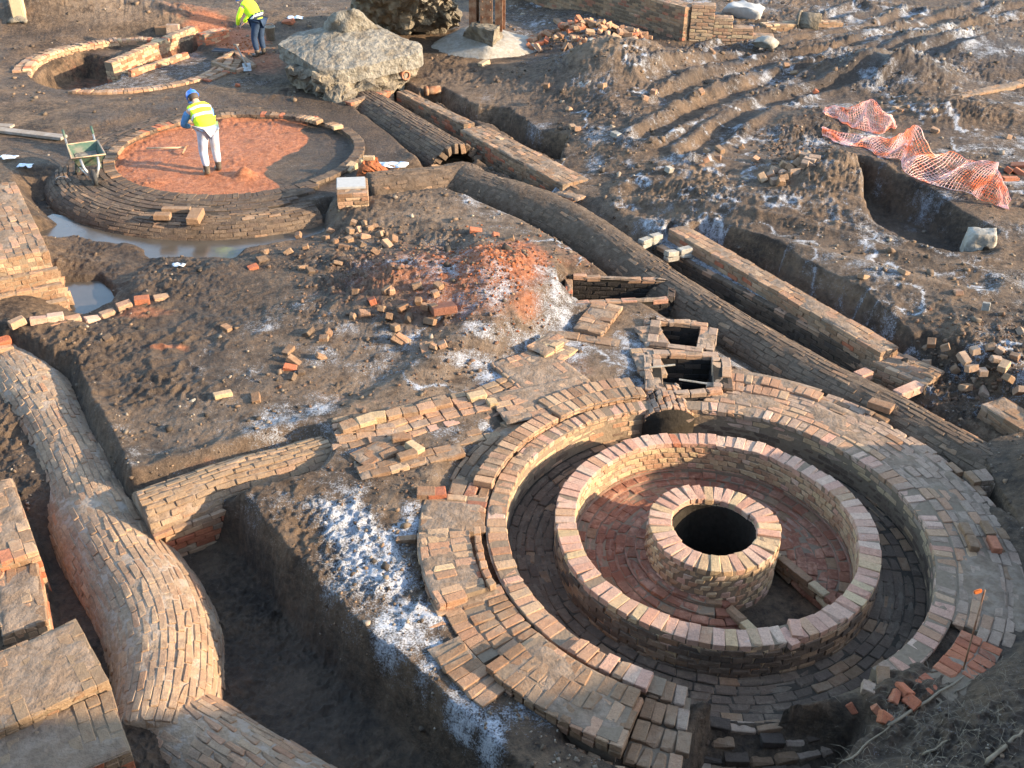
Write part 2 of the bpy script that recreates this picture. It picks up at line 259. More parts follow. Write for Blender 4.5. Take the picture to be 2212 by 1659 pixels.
def wide(y): return np.maximum(.843 * y + 3.76, 4.5)
dep = np.radians(np.linspace(58, 9.5, 800)); ys = 7 / np.tan(dep)
ys = np.concatenate([[-400, -60, -20, -8, -3, -1, 0, .6, 1.2, 1.8, 2.3, 2.8, 3.2, 3.6, 4.0], ys, ys[-1] * np.geomspace(1.03, 90, 26)])
sd = np.linspace(-.62, .62, 1060); gro = .62 * np.geomspace(1.015, 60, 26)
ss = np.concatenate([-gro[::-1], sd, gro])
GX = ss[None, :] * wide(ys)[:, None]; GY = np.repeat(ys[:, None], len(ss), 1)
GZ, mred, mfrost, mdark, mpale, mwet = terrain(GX.ravel(), GY.ravel())
GZ = GZ.reshape(GX.shape)
def gz(x, y):
    """height of the built ground"""
    x = np.atleast_1d(np.asarray(x, float)); y = np.atleast_1d(np.asarray(y, float))
    j = np.clip(np.searchsorted(ys, y) - 1, 0, len(ys) - 2); ty = np.clip((y - ys[j]) / (ys[j + 1] - ys[j]), 0, 1)
    s = x / wide(y); i = np.clip(np.searchsorted(ss, s) - 1, 0, len(ss) - 2); tx = np.clip((s - ss[i]) / (ss[i + 1] - ss[i]), 0, 1)
    return (GZ[j, i] * (1 - tx) + GZ[j, i + 1] * tx) * (1 - ty) + (GZ[j + 1, i] * (1 - tx) + GZ[j + 1, i + 1] * tx) * ty
def g1(x, y): return float(gz(x, y)[0])

# ------------------------------------------------------------------ materials
def newmat(name):
    m = bpy.data.materials.new(name); m.use_nodes = True; nt = m.node_tree
    return m, nt, nt.nodes['Principled BSDF']
class NB:
    def __init__(s, nt): s.nt = nt
    def n(s, t, **kw):
        nd = s.nt.nodes.new(t)
        for k, v in kw.items():
            if k.startswith('i_'):
                key = k[2:]; key = int(key) if key.isdigit() else key
                s.set(nd.inputs[key], v)
            else: setattr(nd, k, v)
        return nd
    def set(s, sock, v):
        if isinstance(v, bpy.types.NodeSocket): s.nt.links.new(v, sock)
        else: sock.default_value = v
    def math(s, op, a, b=0.0, c=None, clamp=False):
        nd = s.nt.nodes.new('ShaderNodeMath'); nd.operation = op; nd.use_clamp = clamp; s.set(nd.inputs[0], a); s.set(nd.inputs[1], b)
        if c is not None: s.set(nd.inputs[2], c)
        return nd.outputs[0]
    def mix(s, f, a, b, mode='MIX'):
        nd = s.nt.nodes.new('ShaderNodeMix'); nd.data_type = 'RGBA'; nd.blend_type = mode; nd.clamp_factor = True
        s.set(nd.inputs[0], f); s.set(nd.inputs[6], (*a, 1) if isinstance(a, tuple) else a); s.set(nd.inputs[7], (*b, 1) if isinstance(b, tuple) else b)
        return nd.outputs[2]
    def noise(s, vec, scale, detail=4, rough=.55, out=0):
        nd = s.n('ShaderNodeTexNoise', i_Scale=scale, i_Detail=detail, i_Roughness=rough); s.set(nd.inputs['Vector'], vec); return nd.outputs[out]
    def step(s, v, a, b):
        nd = s.nt.nodes.new('ShaderNodeMapRange'); nd.interpolation_type = 'SMOOTHSTEP'; s.set(nd.inputs[0], v); s.set(nd.inputs[1], a); s.set(nd.inputs[2], b); return nd.outputs[0]
    def ramp(s, f, cols):
        nd = s.nt.nodes.new('ShaderNodeValToRGB'); s.set(nd.inputs[0], f); e = nd.color_ramp.elements
        while len(e) < len(cols): e.new(.5)
        for i, c in enumerate(cols): e[i].position = i / (len(cols) - 1); e[i].color = (*c, 1)
        return nd.outputs[0]
    def bump(s, h, strength, dist, normal=None):
        nd = s.n('ShaderNodeBump', i_Strength=strength, i_Distance=dist); s.set(nd.inputs['Height'], h)
        if normal is not None: s.set(nd.inputs['Normal'], normal)
        return nd.outputs[0]

FROSTC = (.50, .51, .54)
def ground_mat():
    m, nt, p = newmat('soil'); b = NB(nt)
    pos = b.n('ShaderNodeNewGeometry').outputs['Position']
    a1 = b.n('ShaderNodeAttribute', attribute_name='mask').outputs['Color']; a2 = b.n('ShaderNodeAttribute', attribute_name='mask2').outputs['Color']
    s1 = b.n('ShaderNodeSeparateColor'); nt.links.new(a1, s1.inputs[0]); s2 = b.n('ShaderNodeSeparateColor'); nt.links.new(a2, s2.inputs[0])
    red, frost, dark = s1.outputs; pale, wet, _ = s2.outputs
    n1 = b.noise(pos, 1.6, 5, .6); n2 = b.noise(pos, 11, 6, .7); n3 = b.noise(pos, 55, 5, .75); n4 = b.noise(pos, 5, 4, .6)
    c = b.mix(b.step(b.math('MULTIPLY_ADD', n2, .6, b.math('MULTIPLY', n1, .6)), .42, .80), (.029, .0195, .0135), (.190, .120, .070))
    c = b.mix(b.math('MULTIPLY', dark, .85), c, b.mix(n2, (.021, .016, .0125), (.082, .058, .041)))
    c = b.mix(b.math('MULTIPLY', pale, b.step(n4, .3, .6)), c, b.mix(n2, (.17, .12, .083), (.34, .245, .165)))
    c = b.mix(b.step(b.math('MULTIPLY_ADD', n4, .5, red), .45, .85), c, b.mix(b.step(n2, .3, .75), (.22, .072, .030), (.42, .165, .078)))
    c = b.mix(.30, c, b.mix(n3, (0, 0, 0), (1, 1, 1)), 'OVERLAY')
    fr = b.math('ADD', frost, b.math('MULTIPLY_ADD', b.math('SUBTRACT', n3, .5), 2.6, b.math('MULTIPLY_ADD', b.math('SUBTRACT', n2, .5), 1.3, b.math('MULTIPLY', b.math('SUBTRACT', n4, .5), .9))))
    ff = b.step(fr, .46, 1.10)
    c = b.mix(b.math('MULTIPLY', ff, .85), c, FROSTC)
    nt.links.new(c, p.inputs['Base Color'])
    b.set(p.inputs['Roughness'], b.math('MULTIPLY_ADD', wet, -.40, b.math('MULTIPLY_ADD', b.math('MULTIPLY', dark, n4), -.55, .90))); p.inputs['Specular IOR Level'].default_value = .22
    h = b.math('MULTIPLY_ADD', n3, .35, b.math('ADD', n2, b.math('MULTIPLY', ff, .25)))
    nt.links.new(b.bump(h, 1.0, .05), p.inputs['Normal'])
    return m
def brick_mat(name, pal, dirt=.3, frost=0.0, soot=0.0, dirtc=(.20, .142, .096)):
    m, nt, p = newmat(name); b = NB(nt)
    g = b.n('ShaderNodeNewGeometry'); pos = g.outputs['Position']; oi = b.n('ShaderNodeObjectInfo')
    wnz = b.n('ShaderNodeTexWhiteNoise', noise_dimensions='1D'); b.set(wnz.inputs['W'], b.math('MULTIPLY_ADD', g.outputs['Random Per Island'], 13.7, b.math('MULTIPLY', oi.outputs['Random'], 91.3)))
    rnd = wnz.outputs['Value']; rcol = wnz.outputs['Color']
    sp = b.n('ShaderNodeSeparateColor'); nt.links.new(rcol, sp.inputs[0])
    pal = [tuple(v * .88 for v in q) for q in pal]; c = b.ramp(rnd, pal); avg = tuple(sum(q[i] for q in pal) / len(pal) for i in range(3))
    off = b.n('ShaderNodeVectorMath', operation='ADD'); nt.links.new(pos, off.inputs[0]); nt.links.new(rcol, off.inputs[1])
    n1 = b.noise(pos, 2.3, 4, .6); n2 = b.noise(off.outputs[0], 16, 5, .7); n3 = b.noise(pos, 70, 5, .75)
    hv = b.n('ShaderNodeHueSaturation'); b.set(hv.inputs['Value'], b.math('MULTIPLY_ADD', sp.outputs[1], .28, .84)); nt.links.new(c, hv.inputs['Color']); c = hv.outputs[0]
    c = b.mix(.42, c, b.mix(n1, tuple(v * .75 for v in avg), tuple(min(v * 1.25, 1) for v in avg)))
    c = b.mix(.60, c, b.mix(b.math('MULTIPLY_ADD', b.noise(pos, 38, 4, .7), .5, b.math('MULTIPLY', n2, .5)), (.0, .0, .0), (1, 1, 1)), 'OVERLAY')
    c = b.mix(b.math('MULTIPLY', b.step(n3, .50, .72), .5), c, (.10, .065, .045))
    d = b.math('ADD', b.math('MULTIPLY', n1, .8), b.math('MULTIPLY', n2, .5))
    c = b.mix(b.math('MULTIPLY', b.step(d, .98 - .62 * dirt, 1.16 - .50 * dirt), .92), c, b.mix(n2, dirtc, tuple(v * 1.7 for v in dirtc)))
    c = b.mix(b.math('MULTIPLY', b.step(b.noise(pos, 1.7, 5, .65), .56, .78), .55), c, (.075, .056, .042))
    if soot > 0: c = b.mix(b.math('MULTIPLY', b.step(b.noise(pos, 3.1, 4, .6), .66 - .5 * soot, .86 - .42 * soot), .9), c, (.022, .019, .017))
    if frost > 0:
        f = b.math('ADD', b.math('MULTIPLY', b.noise(pos, 4.5, 3, .6), .7), b.math('MULTIPLY', n3, .6))
        c = b.mix(b.math('MULTIPLY', b.step(f, .92 - .35 * frost, 1.08 - .30 * frost), .62), c, (.60, .57, .56))
    nt.links.new(c, p.inputs['Base Color']); p.inputs['Roughness'].default_value = .9; p.inputs['Specular IOR Level'].default_value = .2
    nt.links.new(b.bump(b.math('MULTIPLY_ADD', n3, .6, n2), .9, .022), p.inputs['Normal'])
    return m
BUFF = [(.40, .23, .13), (.36, .17, .095), (.46, .30, .17), (.43, .22, .13), (.50, .36, .22), (.34, .19, .115), (.48, .27, .17)]
PINK = [(.50, .30, .21), (.46, .22, .145), (.58, .42, .30), (.52, .27, .19), (.62, .47, .34), (.44, .19, .115), (.56, .35, .25)]
YEL = [(.50, .35, .18), (.54, .39, .23), (.46, .28, .15), (.56, .42, .25), (.48, .26, .16)]
BROWN = [(.27, .155, .085), (.22, .125, .072), (.32, .19, .105), (.25, .125, .068), (.35, .23, .135)]
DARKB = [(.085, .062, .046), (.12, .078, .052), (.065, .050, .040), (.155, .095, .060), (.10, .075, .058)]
REDB = [(.40, .115, .055), (.46, .165, .08), (.34, .10, .052), (.50, .21, .115)]
DEEP = [(.26, .095, .055), (.31, .125, .07), (.23, .085, .055), (.29, .15, .09)]
MIXB = BUFF[:3] + REDB[:2] + BROWN[:2]
M = {
 'soil': ground_mat(),
 'rim': brick_mat('pink_buff_brick', PINK, .30, .42, 0, (.27, .195, .14)), 'buff': brick_mat('buff_brick', BUFF, .50, .15, 0, (.25, .17, .108)), 'yellow': brick_mat('yellow_brick', YEL, .42, .1, .05, (.28, .19, .11)),
 'brown': brick_mat('dusty_brown_brick', BROWN, .66, .15, 0, (.19, .128, .082)), 'frosty': brick_mat('frosted_buff_brick', BUFF, .55, .48), 'dark': brick_mat('sooty_brick', DARKB, .50, .12, .12, (.10, .072, .050)),
 'darkf': brick_mat('sooty_frosted_brick', DARKB, .45, .38, .25, (.09, .067, .05)), 'red': brick_mat('red_brick', REDB, .40, .06, 0, (.24, .13, .08)), 'deep': brick_mat('burnt_floor_brick', DEEP, .60, .16, 0, (.31, .165, .105)),
 'mixed': brick_mat('mixed_brick', MIXB, .5, .18), 'grey': brick_mat('grey_shaded_brick', [(.33, .23, .16), (.30, .20, .135), (.37, .265, .19), (.35, .215, .145)], .60, .20, .05, (.25, .178, .125)),
 'vault': brick_mat('vault_brick', [(.14, .092, .060), (.115, .077, .050), (.165, .108, .070), (.13, .085, .056)], .70, .18, .05, (.112, .078, .052)),
 'serp': brick_mat('flue_brick', [(.34, .215, .13), (.29, .18, .11), (.38, .26, .165), (.31, .17, .10), (.29, .20, .14), (.40, .28, .18)], .62, .30, 0, (.30, .20, .122)),
 'moat': brick_mat('moat_brick', [(.15, .10, .068), (.12, .085, .06), (.18, .115, .075), (.135, .09, .065)], .55, .15, .05, (.15, .104, .07)),
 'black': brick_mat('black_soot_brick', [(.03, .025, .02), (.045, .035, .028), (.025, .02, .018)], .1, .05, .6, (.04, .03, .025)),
 'earthy': brick_mat('earth_covered_brick', BROWN, .98, .12, 0, (.19, .130, .080)),
}
def simple(name, col, rough=.6, metal=0.0, var=.25, scale=20, bump=.2, spec=.4, dist=.01, dirt=None, dirtamt=.4):
    m, nt, p = newmat(name); b = NB(nt)
    pos = b.n('ShaderNodeNewGeometry').outputs['Position']; n = b.noise(pos, scale, 5, .65)
    c = b.mix(n, tuple(max(v * (1 - var * 1.3), 0) for v in col), tuple(min(v * (1 + var), 1) for v in col))
    if dirt is not None: c = b.mix(b.math('MULTIPLY', b.step(b.noise(pos, scale * .4, 5, .65), .42, .62), dirtamt), c, dirt)
    nt.links.new(c, p.inputs['Base Color']); p.inputs['Roughness'].default_value = rough; p.inputs['Metallic'].default_value = metal; p.inputs['Specular IOR Level'].default_value = spec
    if bump: nt.links.new(b.bump(n, bump, dist), p.inputs['Normal'])
    return m
MUD = (.075, .052, .034)
M['mortar'] = simple('mortar', (.205, .148, .10), .95, var=.3, scale=25, bump=.6, dist=.02, spec=.1)
M['sootbed'] = simple('sooty_mortar', (.06, .046, .034), .95, var=.4, scale=25, bump=.6, dist=.02, spec=.1)
M['earthm'] = simple('packed_earth', (.165, .116, .074), .95, var=.45, scale=10, bump=1.0, dist=.05, spec=.1, dirt=(.25, .18, .12), dirtamt=.6)
M['crust'] = simple('limey_mortar', (.29, .205, .135), .95, var=.4, scale=22, bump=.9, dist=.03, spec=.1, dirt=(.42, .35, .29), dirtamt=.45)
M['film'] = simple('dried_mud', (.205, .142, .096), .95, var=.45, scale=16, bump=.9, dist=.03, spec=.1, dirt=(.30, .225, .165), dirtamt=.5)
M['filmr'] = simple('red_dust', (.25, .125, .082), .95, var=.4, scale=14, bump=.7, dist=.02, spec=.1, dirt=(.34, .22, .16), dirtamt=.5)
M['filmm'] = simple('moat_mud', (.13, .092, .064), .95, var=.45, scale=14, bump=.9, dist=.03, spec=.1, dirt=(.19, .14, .10), dirtamt=.5)
M['filmd'] = simple('dark_mud', (.095, .066, .045), .95, var=.5, scale=16, bump=.9, dist=.03, spec=.1, dirt=(.15, .11, .08), dirtamt=.5)
M['shaft'] = simple('soot', (.030, .024, .018), .95, var=.5, scale=12, bump=.6, dist=.03, spec=.1)  # shaft soot; also the painted dark of block hole and flue mouth
M['concrete'] = simple('concrete', (.25, .225, .185), .95, var=.6, scale=7, bump=1.0, dist=.16, spec=.15, dirt=(.12, .09, .06), dirtamt=.55)
M['conc2'] = simple('pale_concrete', (.30, .275, .235), .95, var=.45, scale=14, bump=.6, dist=.03, spec=.15, dirt=(.2, .16, .11), dirtamt=.5)
M['rubble'] = simple('rubble_concrete', (.15, .125, .095), .95, var=.6, scale=7, bump=1, dist=.12, spec=.1, dirt=(.34, .28, .20), dirtamt=.5)
M['rust'] = simple('rust', (.20, .085, .04), .8, .2, var=.5, scale=12, bump=.5, dist=.01, dirt=(.34, .22, .13), dirtamt=.7)
M['wood'] = simple('grey_wood', (.24, .19, .145), .85, var=.35, scale=18, bump=.5, spec=.2, dirt=(.33, .30, .27), dirtamt=.5)
M['handle'] = simple('ash_handle', (.45, .32, .19), .7, var=.2, scale=20, bump=.1)
M['green'] = simple('green_paint', (.05, .095, .062), .7, var=.3, scale=14, bump=.15, dirt=(.20, .16, .12), dirtamt=.6)
M['lip'] = simple('clay_smeared_paint', (.42, .26, .17), .7, var=.3, scale=20, bump=.15, dirt=(.10, .18, .10), dirtamt=.6)
M['tube'] = simple('galvanised_tube', (.42, .42, .40), .5, .5, var=.25, scale=30, bump=.1, dirt=(.2, .13, .08), dirtamt=.5)
M['rubber'] = simple('black_rubber', (.028, .027, .026), .75, var=.3, scale=20, bump=.2, dirt=(.12, .085, .055), dirtamt=.6)
M['hivis'] = simple('hi_vis_yellow', (.62, .88, .035), .75, var=.12, scale=9, bump=.25, dist=.02, spec=.2)
M['silver'] = simple('reflective_tape', (.66, .67, .66), .45, var=.1, scale=30, bump=.05)
M['navy'] = simple('dark_work_cloth', (.035, .042, .055), .9, var=.25, scale=16, bump=.3, dist=.02, spec=.1)
M['denim'] = simple('pale_denim', (.42, .45, .53), .92, var=.22, scale=14, bump=.35, dist=.02, spec=.1, dirt=(.40, .27, .18), dirtamt=.4)
M['djean'] = simple('dark_denim', (.035, .055, .095), .92, var=.3, scale=14, bump=.3, dist=.02, spec=.1)
M['shirt'] = simple('blue_shirt', (.085, .20, .37), .9, var=.2, scale=14, bump=.3, dist=.02, spec=.1)
M['boot'] = simple('muddy_boots', (.045, .040, .034), .5, var=.3, scale=14, bump=.2, dirt=(.19, .125, .075), dirtamt=.7)
M['helmet'] = simple('blue_helmet', (.035, .155, .60), .35, var=.08, scale=14, bump=0, spec=.5)
M['skin'] = simple('skin', (.48, .27, .19), .6, var=.1, scale=20, bump=0)
M['hair'] = simple('dark_hair', (.06, .042, .03), .7, var=.3, scale=60, bump=.3)
M['clay'] = simple('red_clay', (.26, .09, .04), .95, var=.4, scale=18, bump=.8, dist=.03, spec=.1)
M['terra'] = simple('terracotta', (.46, .17, .085), .8, var=.25, scale=18, bump=.3)
M['plastic'] = simple('white_plastic', (.60, .64, .68), .5, var=.15, scale=18, bump=.2)
M['orange'] = simple('orange_tape', (.85, .22, .05), .5, var=.1, scale=18, bump=0)
M['twig'] = simple('dry_twig', (.22, .17, .115), .9, var=.3, scale=30, bump=.2, spec=.1)
M['slab'] = simple('pale_slab', (.36, .345, .32), .9, var=.22, scale=12, bump=.4, dist=.01, spec=.2)
def net_mat():
    m, nt, p = newmat('orange_net'); b = NB(nt); pos = b.n('ShaderNodeNewGeometry').outputs['Position']
    n = b.noise(pos, 2.2, 3, .6)
    c = b.mix(b.step(n, .40, .56), (.88, .28, .11), (.84, .66, .60)); nt.links.new(c, p.inputs['Base Color']); p.inputs['Roughness'].default_value = .45  # pinkish white bands paint the sun's glare into the net colour
    tr = b.n('ShaderNodeBsdfTranslucent'); tr.inputs[0].default_value = (.95, .45, .22, 1)
    mx = b.n('ShaderNodeMixShader'); mx.inputs[0].default_value = .35; nt.links.new(p.outputs[0], mx.inputs[1]); nt.links.new(tr.outputs[0], mx.inputs[2]); nt.links.new(mx.outputs[0], nt.nodes['Material Output'].inputs[0])
    return m
M['net'] = net_mat()
def water_mat():
    m, nt, p = newmat('puddle_water'); b = NB(nt); pos = b.n('ShaderNodeNewGeometry').outputs['Position']
    nt.links.new(b.mix(b.noise(pos, 3, 4), (.045, .036, .027), (.10, .082, .062)), p.inputs['Base Color'])
    b.set(p.inputs['Roughness'], b.math('MULTIPLY_ADD', b.noise(pos, 4, 4), .3, .05)); p.inputs['IOR'].default_value = 1.33; p.inputs['Specular IOR Level'].default_value = .9
    nt.links.new(b.bump(b.noise(pos, 7, 3), .10, .01), p.inputs['Normal']); return m
M['water'] = water_mat()
def stone_mat():
    m, nt, p = newmat('stones'); b = NB(nt); g = b.n('ShaderNodeNewGeometry')
    c = b.ramp(g.outputs['Random Per Island'], [(.04, .032, .025), (.09, .065, .045), (.15, .10, .065), (.055, .045, .036), (.22, .14, .085), (.11, .08, .055), (.30, .24, .18), (.07, .052, .038)])
    c = b.mix(.5, c, b.mix(b.noise(g.outputs['Position'], 40, 4), (.2, .2, .2), (.8, .8, .8)), 'OVERLAY')
    nt.links.new(c, p.inputs['Base Color']); p.inputs['Roughness'].default_value = .95; p.inputs['Specular IOR Level'].default_value = .15; return m
M['stone'] = stone_mat()
M['chips'] = brick_mat('dirty_brick_chips', [(.16, .095, .06), (.12, .08, .055), (.22, .14, .09), (.19, .085, .05)], .65, .12, 0, (.11, .078, .053))

# ------------------------------------------------------------------ the ground sheet
def ground():
    nr, nc = GX.shape; me = bpy.data.meshes.new('ground')
    v = np.stack([GX.ravel(), GY.ravel(), GZ.ravel()], 1).astype(np.float32)
    idx = np.arange(nr * nc).reshape(nr, nc)
    q = np.stack([idx[:-1, :-1], idx[:-1, 1:], idx[1:, 1:], idx[1:, :-1]], -1).reshape(-1, 4)
    me.vertices.add(len(v)); me.vertices.foreach_set('co', v.ravel())
    me.loops.add(q.size); me.loops.foreach_set('vertex_index', q.ravel().astype(np.int32))
    me.polygons.add(len(q)); me.polygons.foreach_set('loop_start', np.arange(0, q.size, 4, dtype=np.int32)); me.polygons.foreach_set('use_smooth', np.ones(len(q), bool))
    me.update(calc_edges=True)
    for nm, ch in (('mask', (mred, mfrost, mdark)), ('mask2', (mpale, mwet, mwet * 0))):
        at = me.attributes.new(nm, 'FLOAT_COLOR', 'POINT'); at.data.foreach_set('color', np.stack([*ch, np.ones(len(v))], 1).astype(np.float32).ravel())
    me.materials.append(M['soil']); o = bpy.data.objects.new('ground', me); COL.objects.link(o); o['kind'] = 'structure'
    return o
ground()

# ------------------------------------------------------------------ object helpers
from mathutils import noise as MN
def link(name, me, mat=None, parent=None, mw=None):
    o = bpy.data.objects.new(name, me); COL.objects.link(o)
    if mat is not None and me is not None and not me.materials: me.materials.append(M[mat])
    if parent is not None: o.parent = parent
    if mw is not None: o.matrix_basis = mw
    return o
def tag(o, label, cat, group=None):
    o['label'] = label; o['category'] = cat
    if group: o['group'] = group
    return o
def thing(name, label, cat, loc=(0, 0, 0), rotz=0.0, group=None):
    o = bpy.data.objects.new(name, None); COL.objects.link(o); o.location = loc; o.rotation_euler = (0, 0, rotz); o.empty_display_size = .2
    return tag(o, label, cat, group)
def mesh(name, v, f, smooth=False):
    me = bpy.data.meshes.new(name); me.from_pydata([tuple(map(float, a)) for a in v], [], f); me.update()
    if smooth: me.polygons.foreach_set('use_smooth', np.ones(len(me.polygons), bool))
    return me
def bm_mesh(name, bm, smooth=False):
    me = bpy.data.meshes.new(name); bmesh.ops.recalc_face_normals(bm, faces=bm.faces); bm.to_mesh(me); bm.free()
    if smooth: me.polygons.foreach_set('use_smooth', np.ones(len(me.polygons), bool))
    return me
_bg = {}
def brick_geo(L, Wd, H, var, ch=.0055, jit=.0035):
    """a worn brick: box with chamfered, slightly uneven edges (24 points, 26 faces)"""
    key = (round(L, 2), round(Wd, 2), round(H, 2), var)
    if key in _bg: return _bg[key]
    r = random.Random(hash(key) & 0xffff); L, Wd, H = key[:3]; ch = min(ch, .2 * min(L, Wd, H))
    V = []; I = {}
    for sx in (-1, 1):
        for sy in (-1, 1):
            for sz in (-1, 1):
                j = [r.uniform(-jit, jit) for _ in range(3)]; k = ch * r.uniform(.4, 1.8) * (r.choice((1, 1, 3.5)) if var in (1, 3) else 1)
                c = (sx * L / 2 + j[0], sy * Wd / 2 + j[1], sz * H / 2 + j[2])
                for ax in range(3):
                    p = list(c)
                    for a2, sgn in ((0, sx), (1, sy), (2, sz)):
                        if a2 != ax: p[a2] -= sgn * k
                    I[(sx, sy, sz, ax)] = len(V); V.append(p)
    F = []
    for ax in range(3):
        o = [a for a in range(3) if a != ax]
        for s in (-1, 1):
            q = []
            for (p, t) in ((-1, -1), (1, -1), (1, 1), (-1, 1)):
                k = [0, 0, 0]; k[ax] = s; k[o[0]] = p; k[o[1]] = t; q.append(I[(*k, ax)])
            flip = (s < 0) != (ax == 1); F.append(q[::-1] if flip else q)
    for ax in range(3):        # edges running along ax
        o = [a for a in range(3) if a != ax]
        for p in (-1, 1):
            for t in (-1, 1):
                k = [0, 0, 0]; k[o[0]] = p; k[o[1]] = t
                k[ax] = -1; a = I[(*k, o[0])]; b = I[(*k, o[1])]; k[ax] = 1; c = I[(*k, o[1])]; d = I[(*k, o[0])]
                F.append([a, b, c, d])
    for sx in (-1, 1):
        for sy in (-1, 1):
            for sz in (-1, 1): F.append([I[(sx, sy, sz, a)] for a in range(3)])
    V = np.array(V); G = []
    for f in F:
        n = np.cross(V[f[1]] - V[f[0]], V[f[2]] - V[f[0]]); G.append(f if n @ V[f].mean(0) > 0 else f[::-1])
    _bg[key] = (V, G); return _bg[key]
_bm = {}
def brick_mesh(L, Wd, H, var, mat):
    key = (round(L, 2), round(Wd, 2), round(H, 2), var, mat)
    if key not in _bm:
        V, F = brick_geo(*key[:4]); me = mesh('brick', V, F); me.materials.append(M[mat]); _bm[key] = me
    return _bm[key]
CAMP = np.array([0, 0, CAM_H])
def frame(ex, ez):
    ex = np.asarray(ex, float); ez = np.asarray(ez, float); ex = ex / np.linalg.norm(ex)
    ey = np.cross(ez, ex); ey /= np.linalg.norm(ey); ez = np.cross(ex, ey); return np.stack([ex, ey, ez], 1)
def jitrot(A, s):
    a, b, c = rng.normal(0, s, 3); Rm = np.array([[1, -c, b], [c, 1, -a], [-b, a, 1]]); q, _ = np.linalg.qr(Rm @ A)
    for i in range(3):
        if q[:, i] @ A[:, i] < 0: q[:, i] *= -1
    return q
BIG = {}
class Work:
    """a piece of brickwork: bricks (the 300 largest in view as objects of their own) and the bed they lie in"""
    def __init__(s, name, label, cat='brickwork', group=None, root=None, limit=300, part='brick'):
        s.root = root or thing(name, label, cat, group=group); s.b = []; s.limit = limit; s.part = part; s.first = True
    def put(s, c, ex, ez, dims, mat, jr=.012, jp=.003, n=None):
        c = np.asarray(c, float) + rng.normal(0, jp, 3); A = jitrot(frame(ex, ez), jr)
        nn = np.asarray(ez if n is None else n, float); v = CAMP - c; d = np.linalg.norm(v)
        s.b.append((max((nn @ v) / d, .05) / d, c, A, dims, mat, int(rng.integers(0, 4))))
    def bed(s, name, me, mat):
        return link(name, me, mat, s.root)
    def finish(s):
        if s.first and s.root.location.length == 0 and s.b:
            loc = np.mean([b[1] for b in s.b], 0); loc[2] = min(b[1][2] for b in s.b) - .04
        else: loc = np.array(s.root.location)
        old = [c for c in s.root.children]
        s.root.location = loc; inv = Matrix.Translation(-Vector(loc))
        for c in old: c.matrix_basis = inv @ c.matrix_basis
        bs = sorted(s.b, key=lambda b: -b[0])
        for sc, c, A, d, mat, var in bs[:s.limit]:
            mw = Matrix.Identity(4)
            for i in range(3):
                for j in range(3): mw[i][j] = A[i, j]
            mw.translation = Vector(c - loc); link(s.part, brick_mesh(*d, var, mat), None, s.root, mw)
        rest = bs[s.limit:]
        if rest:
            mats = sorted({b[4] for b in rest}); V = []; F = []; mi = []; o = 0
            for sc, c, A, d, mat, var in rest:
                v, f = brick_geo(round(d[0], 2), round(d[1], 2), round(d[2], 2), var); V.append(v @ A.T + c - loc)
                F += [[i + o for i in g] for g in f]; mi += [mats.index(mat)] * len(f); o += len(v)
            me = mesh('far_bricks', np.concatenate(V), F)
            for m_ in mats: me.materials.append(M[m_])
            me.polygons.foreach_set('material_index', np.array(mi, np.int32)); ob = link('brick_mass', me, None, s.root); ob['kind'] = 'stuff'
        return s.root
def pick(*a):
    """pick('rim', 3, 'buff', 1): weighted choice"""
    n = a[0::2]; wts = np.array(a[1::2], float); return n[int(rng.choice(len(n), p=wts / wts.sum()))]
def wob(a): return .011 * math.sin(3 * a + 1.1) + .007 * math.sin(7 * a + .4)
def headers(wk, c, r0, r1, t0, t1, ztop, mats, H=.07, wid=.112, miss=0.0, jr=.014, jz=.004, skip=None, n=None, phase=0.0):
    """one ring course of bricks pointing at the centre, angles in degrees"""
    rm = (r0 + r1) / 2; cnt = max(1, int(round(R(t1 - t0) * rm / wid))); dt = R(t1 - t0) / cnt
    for i in range(cnt):
        if rng.random() < miss: continue
        a = R(t0) + (i + .5 + phase) * dt
        if skip and skip(rm, math.degrees(a)): continue
        er = np.array([math.cos(a), math.sin(a), 0]); q_ = wob(a)
        wk.put((c[0] + er[0] * (rm + q_), c[1] + er[1] * (rm + q_), ztop - H / 2 + q_ * .4 + rng.normal(0, jz)), er, (0, 0, 1), (r1 - r0 - .006, rm * dt - .006, H), pick(*mats), jr, n=n(er) if n else None)
def stretchers(wk, c, r0, r1, t0, t1, ztop, mats, H=.07, L=.226, **k): headers_t(wk, c, r0, r1, t0, t1, ztop, mats, H, L, **k)
def headers_t(wk, c, r0, r1, t0, t1, ztop, mats, H=.07, L=.226, miss=0.0, jr=.012, jz=.003, skip=None, n=None, phase=0.0):
    """one ring course of bricks laid along the curve"""
    rm = (r0 + r1) / 2; cnt = max(1, int(round(R(t1 - t0) * rm / L))); dt = R(t1 - t0) / cnt
    for i in range(cnt):
        if rng.random() < miss: continue
        a = R(t0) + (i + .5 + phase) * dt
        if skip and skip(rm, math.degrees(a)): continue
        er = np.array([math.cos(a), math.sin(a), 0]); et = np.array([-er[1], er[0], 0]); q_ = wob(a)
        wk.put((c[0] + er[0] * (rm + q_), c[1] + er[1] * (rm + q_), ztop - H / 2 + q_ * .4 + rng.normal(0, jz)), et, (0, 0, 1), (rm * dt - .006, r1 - r0 - .006, H), pick(*mats), jr, n=n(er) if n else None)
def gridmesh(P, name):
    nr, nc = P.shape[:2]; i = np.arange(nr * nc).reshape(nr, nc); q = np.stack([i[:-1, :-1], i[:-1, 1:], i[1:, 1:], i[1:, :-1]], -1).reshape(-1, 4)
    return mesh(name, P.reshape(-1, 3), q.tolist(), True)
def smear(x, y, off, amp): return off + amp * fbm(x, y, .38, 4, 201, .6)
